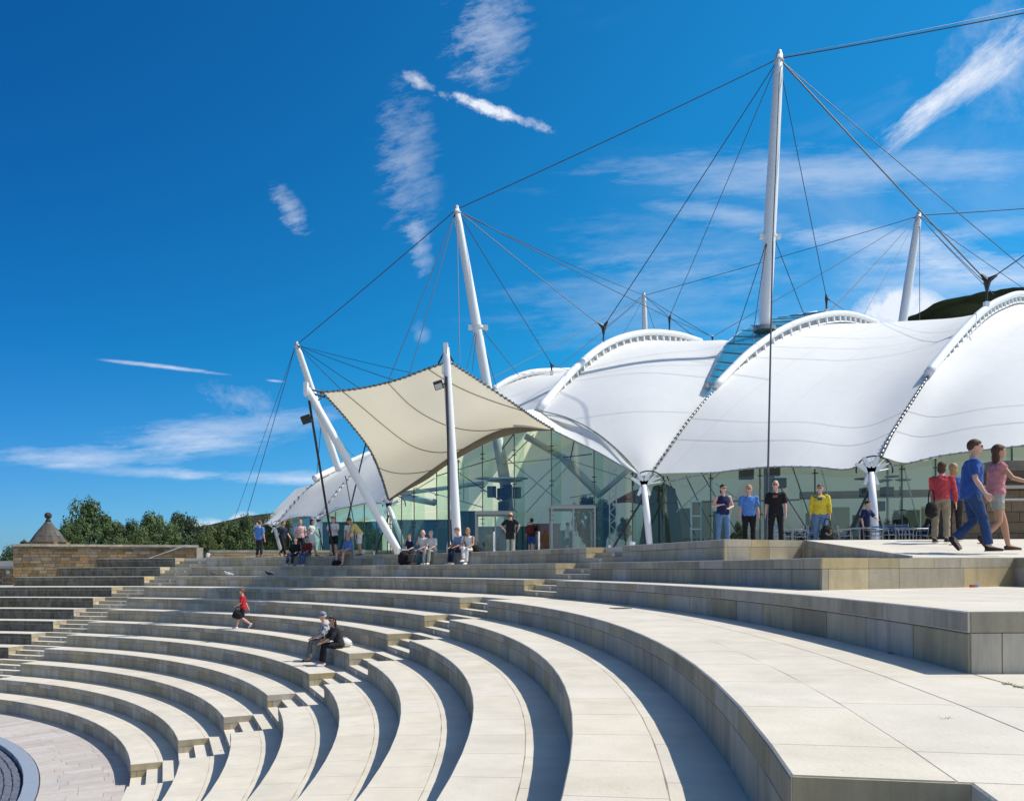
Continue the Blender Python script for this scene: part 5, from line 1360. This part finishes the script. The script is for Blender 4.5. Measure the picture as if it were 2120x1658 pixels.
# in the bowl
zlv = LZ(-5)
p = on_ring(496, 24.68 + .38); p.z = LZ(-4) ; q_ = None
def lvl_at(px, py, k):
    """a point on the tread of level k seen at (px, py)"""
    s = (py - (HORY - ROLL * (px - HORX))) / (.7589 - k) / H
    return Vector(((px - HORX) / s, F / s, LZ(k)))
boyp = lvl_at(503, 1301, -4)
person('boy in red football shirt and black shorts walking left along a tier', boyp, 262, 'walk', 1.42, 1.0, 2, 'ginger', top=C['red'], sleeve=.9, toplen=.08, bottom=C['black'], legs=.85, shoes=(.75, .76, .78), vox=.013, stride=.9, group='visitors in the amphitheatre', arml=((-.04, .02, -.26), (-.04, .2, -.36)))
bagobj('sports_bag', boyp + Vector((-.14, -.1, .36)), (.36, .22, .30), C['black'], 'black sports bag carried low by the boy in red', rz=.3)
zz = LZ(-4)
pS = seat(676, RAD[-4] - .02, zz); aS = inward(pS)
person('old man in patterned cap and black and white shirt sitting beside the woman in black', seat(663, RAD[-4], zz), aS + 12, 'sit', 1.74, 1.05, 0, 'white', top=ALOHA, sleeve=1.0, toplen=.04, bottom=C['grey'], cap=CAPM, glasses=False, vox=.011, shoes=(.02, .02, .02), lean=8, look=-30, group='visitors in the amphitheatre', kx=.12)
person('woman in black with dark tied-back hair and sunglasses sitting on a tier', seat(690, RAD[-4], zz), aS + 2, 'sit', 1.66, 1.02, 1, 'dark', hairlen=.16, top=C['charcoal'], sleeve=1.2, bottom=C['black'], female=True, glasses=True, vox=.011, shoes=(.75, .76, .78), lean=16, look=-20, group='visitors in the amphitheatre', armr=((.03, .16, -.24), (-.04, .36, -.36)), arml=((-.03, .16, -.24), (.06, .38, -.36)))
bw = bagobj('plastic_bag', seat(712, RAD[-4] + .36, zz), (.36, .3, .22), C['white'], 'white plastic bag on the tier behind the woman in black', rz=.5, lump=.16, strap=.03)
bagobj('holdall', seat(836, 32.2, SZ - H), (.42, .3, .55), C['black'], 'big black bag on the step before the boy in navy', lump=.08)
bagobj('rucksack', seat(873, 32.2, SZ - H), (.32, .22, .32), C['teal'], 'teal rucksack on the step at the white-shirted man\'s feet', 'backpack')
bagobj('holdall', seat(697, 32.2, SZ - H), (.38, .26, .24), C['black'], 'small black bag on the step beside the man in khaki shorts')
bagobj('handbag', seat(985, 32.7, SZ), (.30, .2, .26), C['black'], 'black handbag on the top step behind the woman in white')
bagobj('camera_bag', seat(940, 32.62, SZ + .12), (.26, .2, .22), C['black'], 'black bag held on the lap of the ginger-haired man')
cn = MB(); cp = seat(930, 32.85, SZ)
etube(cn, [Vector((0, 0, 0)), Vector((0, 0, .25)), Vector((0, 0, .5)), Vector((0, 0, .56))], [(.11, .11), (.10, .09), (.045, .045), (.03, .03)], (1, 0, 0), 10)
tag(cn.build('bottle', C['white'], None, smooth=True, loc=cp), 'tall white bottle standing on the top step left of the ginger-haired man', 'bottle')

# ------------------------------------------------------------------ cafe furniture and the stone bar
BLUEM = mat('blue_chair_metal', (.10, .16, .34), .4, metal=.4); TABT = mat('table_top', (.30, .36, .45), .3)
def chair_parts():
    r = empty('cafe_chair', (0, 0, 0))
    for s in (-1, 1):
        MB().tube([(s * .22, .2, 0), (s * .21, .2, .44), (s * .25, .19, .66), (s * .25, -.18, .66)], .014, 5).build('front_leg', STEEL, r)
        MB().tube([(s * .23, -.24, 0), (s * .21, -.18, .45), (s * .20, -.24, .82)], .014, 5).build('back_leg', STEEL, r)
    MB().box((0, .0, .45), (.42, .40, .025)).build('seat', BLUEM, r)
    for z in (.60, .68, .76):
        MB().box((0, -.225 - (z - .6) * .1, z), (.38, .02, .045)).build('back_slat', BLUEM, r)
    return r
def table_parts():
    r = empty('cafe_table', (0, 0, 0))
    MB().tube([(0, 0, .70), (0, 0, .725)], .36, 20).build('table_top', TABT, r)
    MB().tube([(0, 0, 0.03), (0, 0, .70)], .03, 8).build('stem', STEEL, r)
    for a in (0, 90, 180, 270): MB().tube([(0, 0, .06), (.28 * math.cos(R(a)), .28 * math.sin(R(a)), .015)], .02, 5).build('foot', STEEL, r)
    return r
def dup(o, loc, rz):
    c = o.copy(); col.objects.link(c); c.location = loc; c.rotation_euler = (0, 0, rz)
    for ch in o.children:
        d = ch.copy(); col.objects.link(d); d.parent = c
    return c
ch0, tb0 = chair_parts(), table_parts()
TL = [(1640, 27.2, 'cafe table behind the man in black'), (1780, 26.6, 'cafe table left of the right column foot'), (1875, 27.0, 'cafe table right of the right column foot'), (1722, 29.0, 'cafe table further back beside the yellow-topped woman'), (1955, 26.0, 'cafe table nearest the stone bar')]
CL = [(1622, 26.6, 200, 'leftmost blue cafe chair, left of the first table'), (1658, 26.8, 60, 'blue cafe chair right of the first table'), (1750, 26.3, 240, 'blue cafe chair with its back turned, left of the waiter'), (1808, 26.5, 120, 'blue cafe chair tucked against the column foot'),
      (1848, 25.6, 180, 'blue cafe chair seen from behind right of the column'), (1872, 25.4, 170, 'blue cafe chair in front of the table right of the column'), (1903, 26.2, 90, 'blue cafe chair beside the seated guest'), (1921, 26.5, 150, 'blue cafe chair under the seated guest'), (1692, 28.8, 200, 'blue cafe chair behind the yellow-topped woman'), (1740, 29.4, 60, 'far blue cafe chair at the back table')]
for i, (px, Y, lb) in enumerate(TL):
    o = tb0 if i == 0 else dup(tb0, (0, 0, 0), 0)
    o.location = W(px, Y); tag(o, lb, 'table', 'cafe tables')
for i, (px, Y, a, lb) in enumerate(CL):
    o = ch0 if i == 0 else dup(ch0, (0, 0, 0), 0)
    o.location = W(px, Y); o.rotation_euler = (0, 0, R(a)); tag(o, lb, 'chair', 'blue cafe chairs')
# stone bar
bar = empty('stone_bar', W(2040, 17.0), 'brown stone bar counter with pale steel rail at the right edge of the terrace', 'bar')
q0 = Vector(bar.location)
BARS = mat('bar_stone', (.20, .155, .11), .9, c2=(.12, .09, .065), scale=4, rand=.25, coord='Position')
x0, x1, Yb = W(1972, 17.2).x - q0.x, W(2330, 17.2).x - q0.x, .2
zz0 = zt_ - q0.z - .3
tag(MB().box(((x0 + x1) / 2, Yb + .33, .52), (x1 - x0 - .02, .55, 1.3)).build('bar_core', JOINT, bar), kind=None)
for r_ in range(5):
    x = x0 - (.2 if r_ % 2 else 0)
    while x < x1:
        w_ = random.uniform(.35, .6); a, c = max(x, x0), min(x + w_, x1)
        if c - a > .08: MB().box(((a + c) / 2, Yb + .05, -.1 + .24 * r_ + .115), (c - a - .012, .08, .228)).build('stone', BARS, bar)
        x += w_
MB().box(((x0 + x1) / 2, Yb + .25, 1.15), (x1 - x0 + .1, .75, .07)).build('bar_top', mat('bar_slab', (.40, .36, .30), .6), bar)
MB().tube([(x0 - .1, Yb - .16, .86), (x1, Yb - .16, .86)], .03, 8).build('rail', STEEL, bar)
for r_ in range(3):
    MB().box((x1 - 1.0 - r_ * .0, Yb + 1.2, 1.25 + .25 * r_), (2.6, .5, .24)).build('back_wall_stone', BARS, bar)
wl2 = empty('back_wall', W(2120, 24.5), 'rough brown stone wall behind the bar at the right frame edge', 'wall')
for r_ in range(9):
    x = -1.6 - (.25 if r_ % 2 else 0)
    while x < 5:
        w_ = random.uniform(.45, .8)
        MB().box((x + w_ / 2, 0, .11 + .22 * r_), (w_ - .014, .3, .208)).build('stone', BARS, wl2)
        x += w_
MB().box((1.8, .05, 1.0), (6.8, .22, 2.0)).build('wall_core', JOINT, wl2)

# ------------------------------------------------------------------ stone walls on the left
def stonewall(name, p, q, z0, z1, th, course, lo_, hi_, label, cap=True, capz=None, mt=S_BRICK, quoin=True):
    P, Q = Vector((*p, 0)), Vector((*q, 0)); d = Q - P; L = d.length; u = d / L; rz = math.atan2(u.y, u.x)
    r = empty(name, (P.x, P.y, z0), label, 'wall'); r.rotation_euler = (0, 0, rz)
    MB().box((L / 2, th / 2 + .03, (z1 - z0) / 2), (L - .04, th - .06, z1 - z0 - .02)).build('wall_core', mat('lime_mortar', (.33, .27, .19), .95), r)
    z = 0; n = 0
    while z < z1 - z0 - .04:
        h = min(course * random.uniform(.85, 1.15), z1 - z0 - z); x = -random.uniform(0, lo_)
        while x < L:
            w = random.uniform(lo_, hi_); a, c = max(x, 0), min(x + w, L)
            if c - a > .06:
                MB().box(((a + c) / 2, .03, z + h / 2), (c - a - .014, .06 + random.uniform(0, .012), h - .014)).build('stone', mt, r)
            x += w
        z += h
    if cap:
        n = max(2, int(L / 1.1))
        for i in range(n):
            MB().box((L * (i + .5) / n, th / 2, z1 - z0 + .06), (L / n - .01, th + .12, .12)).build('cap_stone', mat('cap_stone', (.50, .44, .35), .85, c2=(.25, .23, .19), scale=3, rand=.1, coord='Position'), r)
    return r
wz = 4.8415 + 1.30
w1 = stonewall('boundary_wall', (-24.75, 38.55), (-17.05, 42.25), LZ(-1) - .1, wz - .12, .5, .155, .3, .55, 'long brown coursed stone wall with flat coping at the top left of the tiers')
MB().box((8.62, .25, 1.03), (.34, .56, 2.06)).build('end_pier', S_END, w1)
# handrail
hr = empty('handrail', (0, 0, 0), 'slim grey handrail sloping down across the brown stone wall', 'handrail')
MB().tube([U(386, 1128, 41.4), U(300, 1159, 40.0)], .035, 8).build('rail', STEEL, hr)
for t in (.05, .5, .95): MB().tube([U(386, 1128, 41.4).lerp(U(300, 1159, 40.0), t), U(386, 1130, 41.8).lerp(U(300, 1161, 40.6), t)], .018, 5).build('rail_bracket', STEEL, hr)
stonewall('low_wall', (-17.0, 43.6), (-2, 47.5), ZT - .1, ZT + .38, .45, .14, .3, .5, 'low pale stone parapet with coping behind the people at the left of the terrace', mt=mat('pale_rubble', (.48, .38, .24), .9, c2=(.34, .26, .16), scale=5, rand=.25, coord='Position'))
w3 = stonewall('side_wall', (-31.5, 42.5), (-26.4, 41.2), LZ(-1) - .1, 4.8415 + .10, .5, .155, .3, .55, 'lower brown stone wall at the left frame edge with a small notice')
sg = empty('notice', (-27.7, 41.25, LZ(-1)), 'small blue and yellow notice fixed to the lower wall at the left frame edge', 'sign')
zc = U(19, 1183, 41.3)
sg.location = zc
MB().box((0, 0, 0), (.34, .03, .26)).build('notice_board', mat('notice_blue', (.10, .28, .55), .5), sg)
MB().ell((-.02, -.02, -.03), (.12, .02, .07), 10, 6).build('yellow_mark', mat('notice_yellow', (.75, .60, .05), .5), sg)
# pyramid roof with a ball
pr = empty('gatehouse', U(100, 1122, 46), 'old stone pyramid roof topped with a dark ball finial, behind the brown wall', 'building')
q0 = Vector(pr.location); SL = mat('roof_stone', (.13, .11, .09), .9, c2=(.06, .055, .05), scale=4, rand=.3, coord='Position')
rx = (133 - 66) / 2 * 46 / F; zt0 = U(100, 1076, 46).z - q0.z
MB().box((0, 0, -1.5), (rx * 1.7, rx * 1.7, 3.0)).build('gatehouse_wall', S_BRICK, pr)
lev_ = [(0, 1.0), (.27, .78), (.55, .52), (.80, .27), (.97, .12)]
for i in range(4):
    (t0, r0_), (t1, r1_) = lev_[i], lev_[i + 1]
    for k in range(8):
        a0, a1 = R(45 * k + 22.5), R(45 * k + 67.5)
        for h_ in range(2 if i < 3 else 1):
            b0, b1 = (a0 + (a1 - a0) * h_ / (2 if i < 3 else 1)), (a0 + (a1 - a0) * (h_ + 1) / (2 if i < 3 else 1))
            def q(r_, a, z): 
                rr = r_ * rx / math.cos(((a - a0) - R(22.5))) * math.cos(R(22.5))
                return Vector((rr * math.cos(a), rr * math.sin(a), z))
            e = .004
            MB().add([q(r0_ * 1.03, b0 + e, zt0 * t0), q(r0_ * 1.03, b1 - e, zt0 * t0), q(r1_ * 1.03, b1 - e, zt0 * t1 - .01), q(r1_ * 1.03, b0 + e, zt0 * t1 - .01), q(r0_ * .9, b0 + e, zt0 * t0), q(r0_ * .9, b1 - e, zt0 * t0), q(r1_ * .9, b1 - e, zt0 * t1 - .01), q(r1_ * .9, b0 + e, zt0 * t1 - .01)],
                     [(0, 1, 2, 3), (7, 6, 5, 4), (0, 4, 5, 1), (1, 5, 6, 2), (2, 6, 7, 3), (3, 7, 4, 0)]).build('roof_stone', SL, pr)
MB().tube([(0, 0, zt0 * .93), (0, 0, zt0 * 1.04)], [.16, .11], 10).ell((0, 0, zt0 * 1.04 + .20), (.20, .20, .20), 14, 10).build('ball_finial', mat('finial_stone', (.05, .045, .04), .9), pr, smooth=True)

# ------------------------------------------------------------------ trees and hills
LEAF = []
for i, (c, c2) in enumerate((((.085, .135, .040), (.045, .080, .025)), ((.115, .155, .045), (.065, .10, .03)), ((.050, .085, .038), (.028, .052, .024)))):
    LEAF.append(mat('foliage_%d' % i, c, .7, c2=c2, scale=.8, coord='Position', contrast=1.6))
BARK = mat('bark', (.09, .07, .05), .9)
def crown_mesh(seed, rx_, rz_, n, leaf):
    rng = random.Random(seed); b = MB()
    cl = []
    for i in range(70):
        t, ph = rng.uniform(0, 2 * math.pi), rng.uniform(-1.35, 1.45)
        rr = rng.uniform(.35, 1.0) ** .6
        cl.append((Vector((math.cos(t) * math.cos(ph) * rx_ * rr, math.sin(t) * math.cos(ph) * rx_ * rr, math.sin(ph) * rz_ * rr)), rng.uniform(.14, .27) * rx_))
    for c, r in cl:
        for k in range(int(n / 70)):
            d = Vector((rng.gauss(0, 1), rng.gauss(0, 1), rng.gauss(0, 1) * .8)).normalized()
            p = c + d * r * rng.uniform(.6, 1.12)
            s = leaf * rng.uniform(.6, 1.3)
            nrm = (d + Vector((rng.gauss(0, .5), rng.gauss(0, .5), rng.gauss(0, .5) + .4))).normalized()
            x = nrm.orthogonal().normalized(); x = Matrix.Rotation(rng.uniform(0, 6.28), 3, nrm) @ x; y = nrm.cross(x)
            b.add([p - x * s, p - y * s * .5, p + x * s, p + y * s * .5], [(0, 1, 2, 3)])
    me = b.mesh('crown'); return me
crowns = [crown_mesh(s, 1.0, .9, 13000, .044) for s in range(4)]
def tree(px, pytop, Y, wpx, v, lf, label, zb=None, group='trees beyond the terrace'):
    top = U(px, pytop, Y); rx_ = wpx / 2 * Y / F
    zb = 2.5 if zb is None else zb
    hgt = top.z - zb
    r = empty('tree', (top.x, Y, zb), label, 'tree', group)
    rz_ = min(rx_ * 1.25, hgt * .5)
    me = crowns[v].copy(); me.materials.clear(); me.materials.append(LEAF[lf])
    c = link('crown', me, None, r, (0, 0, hgt - rz_ * 1.12)); c.scale = (rx_ * 1.08, rx_ * .98, rz_ * 1.34); c.rotation_euler = (0, 0, px * .37)
    cz = hgt - rz_
    MB().tube([(0, 0, 0), (.1, 0, cz * .6), (0, .1, cz)], [rx_ * .10, rx_ * .075, rx_ * .04], 8).build('trunk', BARK, r)
    lb_ = MB()
    for a in range(5):
        lb_.tube([(0, 0, cz * .7), (math.cos(a * 1.3) * rx_ * .35, math.sin(a * 1.3) * rx_ * .35, cz + .1), (math.cos(a * 1.3) * rx_ * .6, math.sin(a * 1.3) * rx_ * .6, cz + rz_ * .5)], [rx_ * .05, rx_ * .03, rx_ * .01], 5)
    lb_.build('limbs', BARK, r)
    return r
for i, a in enumerate([(185, 1050, 60, 118, 0, 0, 'tallest rounded green tree, just right of the pyramid roof'),
          (232, 1088, 58, 80, 1, 0, 'lower green tree filling the gap right of the tallest tree'), (268, 1086, 66, 66, 2, 2, 'dark small tree between two bigger crowns behind the wall'),
          (318, 1076, 60, 96, 3, 0, 'broad green tree above the middle of the brown wall'), (375, 1072, 68, 96, 1, 2, 'dark spreading tree behind the right end of the brown wall'),
          (290, 1100, 56, 70, 0, 1, 'light green tree low behind the wall coping'), (350, 1098, 57, 84, 2, 0, 'green tree low between the broad tree and the dark tree'),
          (150, 1092, 57, 60, 2, 0, 'green tree close beside the pyramid roof'),
          (455, 1090, 62, 80, 1, 1, 'yellow-green bushy tree above the low parapet'), (425, 1108, 60, 50, 3, 1, 'small yellow-green tree at the end of the brown wall'), (505, 1078, 62, 76, 2, 0, 'green tree behind the left end of the tented roof'),
          (560, 1078, 70, 90, 0, 0, 'tree behind the first white columns of the tented roof'), (610, 1082, 72, 80, 3, 1, 'tree seen between the leftmost columns behind the standing visitors'),
          (18, 1140, 70, 70, 0, 2, 'dark tree at the left frame edge above the lower wall'), (-40, 1130, 72, 90, 2, 2, 'dark tree cut by the left frame edge'), (55, 1122, 80, 40, 1, 2, 'small dark treetop just left of the pyramid roof')]):
    tree(*a)
for i, a in enumerate([(1250, 1040, 38.5, 52, 0, 2, 'dark potted tree standing inside the glass right of the doors'), (1292, 1074, 36.0, 30, 1, 1, 'pale yellow-green potted shrub beside the lattice tower'), (1215, 1035, 38.8, 60, 3, 2, 'dark spreading indoor tree above the right doorway'),
          (1530, 1085, 30.5, 34, 2, 2, 'dark leafy shrub between the navy-topped and blue-topped women'), (1860, 1068, 31, 50, 3, 2, 'grey-green shrub behind the cafe tables')]):
    tree(*a, zb=ZT, group='potted trees behind the glass')
for px, Y, lb in ((1233, 38.4, 'blue cylindrical tub under the dark indoor tree'),):
    g = W(px, Y); tag(MB().tube([g, g + Vector((0, 0, .75))], [.42, .5], 16).tube([g + Vector((0, 0, .7)), g + Vector((0, 0, .78))], .53, 16).build('planter', mat('blue_tub', (.02, .05, .18), .4)), lb, 'planter')
hillm = mat('crag_heather', (.022, .028, .014), .95, c2=(.008, .011, .006), scale=.02, coord='Position', contrast=2, spec=0)
hillfar = mat('far_heath', (.05, .055, .035), .95, c2=(.03, .034, .022), scale=.02, coord='Position', contrast=2, spec=0)
def hill(name, ridge, Y, depth, mt=None):
    vs, fs = [], []; n = 90; m_ = 14
    xs = [r[0] for r in ridge]; ys = [r[1] for r in ridge]
    for i in range(n + 1):
        px = xs[0] + (xs[-1] - xs[0]) * i / n
        py = float(np.interp(px, xs, ys))
        for j in range(m_ + 1):
            t = j / m_
            Yj = Y - depth * (1 - t); p = U(px, py, Y)
            zz_ = -1 + (p.z + 1) * (math.sin(t * math.pi / 2) ** 1.3)
            nz_ = mnoise.fractal(Vector((p.x * .012, Yj * .012, 3)), 1, 2, 5) * (p.z + 10) * .06
            vs.append((p.x, Yj, zz_ + nz_ * (1 - .2 * t)))
        vs.append((U(px, py, Y).x, Y + depth * .6, -1))
    k = m_ + 2
    for i in range(n):
        for j in range(k - 1):
            fs.append((i * k + j, (i + 1) * k + j, (i + 1) * k + j + 1, i * k + j + 1))
    me = bpy.data.meshes.new(name); me.from_pydata(vs, [], fs); me.shade_smooth(); me.update()
    tag(link(name, me, mt or hillm), kind='structure')
hill('hill', [(1700, 800), (1800, 710), (1850, 676), (1885, 658), (1920, 645), (1960, 630), (2000, 622), (2030, 619), (2060, 609), (2120, 597), (2250, 575), (2500, 560), (2700, 700), (2800, 900)], 620, 260)
hill('hill', [(360, 1160), (400, 1112), (430, 1098), (470, 1086), (520, 1074), (560, 1066), (640, 1060), (760, 1075), (900, 1150)], 900, 300, hillfar)
hill('hill', [(-400, 1172), (-100, 1166), (0, 1163), (60, 1160), (200, 1150), (400, 1150), (500, 1172)], 1500, 400, hillfar)

# ------------------------------------------------------------------ pigeons, litter, weeds, uplights
def pigeon(px, k, py, hd, shade, label, r_=None):
    p = on_ring(px, RAD[k] + .12); p.z = LZ(k)
    r = empty('pigeon', p, label, 'bird', 'pigeons on the steps'); r.rotation_euler = (0, 0, hd)
    b = MB(); b.ell((0, 0, .13), (.14, .065, .068), 12, 8, Matrix.Rotation(R(-14), 3, 'Y')).tube([(.10, 0, .15), (.13, 0, .21)], [.045, .028], 8).ell((.14, 0, .23), (.034, .028, .03), 8, 6).tube([(-.10, 0, .12), (-.24, 0, .08)], [.05, .03], 6)
    m_ = mat('pigeon_%s' % shade[0], shade[1], .7)
    fuse(b, 'body', .012, m_, r)
    MB().tube([(.165, 0, .23), (.195, 0, .222)], [.01, .004], 5).build('beak', DARKM, r)
    for s in (-1, 1): MB().tube([(.0, s * .03, .08), (.01, s * .03, .0)], .007, 4).build('leg', mat('pigeon_leg', (.4, .1, .08), .6), r)
pigeon(441, 0, 1188, R(170), ('dark', (.09, .10, .12)), 'leftmost dark grey pigeon on the step below the wall')
pigeon(472, 0, 1188, R(200), ('pale', (.45, .46, .50)), 'pale pigeon just right of the leftmost one')
pigeon(556, 0, 1188, R(165), ('slate', (.04, .05, .08)), 'dark slate pigeon alone below the leftmost seated visitor')
def litter(px, py, k, col_, label, s=.05, cat='litter'):
    p = lvl_at(px, py, k)
    b = MB(); q = [Vector((random.uniform(-1, 1) * s, random.uniform(-1, 1) * s, random.uniform(.004, s * .7))) for _ in range(6)]
    b.add(q, [(0, 1, 2), (0, 2, 3), (3, 4, 5), (1, 4, 5), (0, 3, 5)])
    tag(b.build('litter', mat('litter_' + cat + str(int(col_[0] * 99)), col_, .7), None, loc=p), label, cat)
litter(516, 1438, -7, (.8, .8, .82), 'scrap of white paper on a shaded tread low in the bowl', .05)
litter(1082, 1293, -2, (.75, .75, .75), 'white crumb of litter on the wide tier below the second stair', .05)
litter(495, 1508, -7, (.5, .03, .03), 'crumpled red wrapper on the stair step', .07)
pk = empty('packet', Vector((6.98 * 1.0, 11.75, LZ(0))), 'red and blue packet lying at the foot of the upper stone face', 'packet')
MB().box((-.025, 0, .02), (.06, .04, .04), rz=.3).build('red_half', mat('packet_red', (.55, .06, .03), .5), pk)
MB().box((.04, .02, .02), (.06, .04, .04), rz=.3).build('blue_half', mat('packet_blue', (.08, .25, .6), .5), pk)
WEED = mat('weed_green', (.10, .13, .03), .8)
for (x, y, k, lb) in ((2085, 1416, -1, 'tuft of green weeds in a paving joint near the right frame edge'), (2105, 1422, -1, 'second larger weed tuft in the same joint, nearer the frame edge'), (1848, 1353, -1, 'dark weeds at the foot of the stone face by the shadow'), (1960, 1487, -1, 'tiny weed where two long joints meet')):
    p = lvl_at(x, y, k); b = MB(); rg = random.Random(x)
    for i in range(26 if x != 1960 else 5):
        a = rg.uniform(0, 6.28); d = rg.uniform(.0, .05); c = Vector((math.cos(a) * d, math.sin(a) * d * .4, 0)); h_ = rg.uniform(.006, .02)
        t = Vector((rg.uniform(-.03, .03), rg.uniform(-.03, .03), h_))
        b.add([c + Vector((-.003, 0, 0)), c + Vector((.003, 0, 0)), c + t], [(0, 1, 2)])
    tag(b.build('weed', WEED, None, loc=p), lb, 'weed')
gr = lvl_at(1284, 1259, -1)
tag(MB().box((0, 0, .004), (.35, .28, .008)).build('drain_cover', JOINT, None, loc=gr, rz=R(20)), 'small dark drain cover let into the pale tier below the long stone face', 'drain cover')
for i, (px, Y, lb) in enumerate(((430, 40.2, 'white uplight on the terrace by the end of the brown wall'), (634, 38.5, 'white uplight at the foot of the second left column'), (751, 34.2, 'white uplight behind the bending woman'), (1307, 25.5, 'small white uplight left of the left column foot'), (1833, 26.0, 'white uplight by the right column foot'))):
    g = W(px, Y); r = empty('uplight', g, lb, 'light', 'uplights on the terrace')
    MB().box((0, 0, .04), (.16, .16, .08)).build('lamp_base', STEEL, r)
    MB().tube([(0, 0, .08), (.05, 0, .26)], [.07, .10], 10).build('lamp_head', WHITE, r)
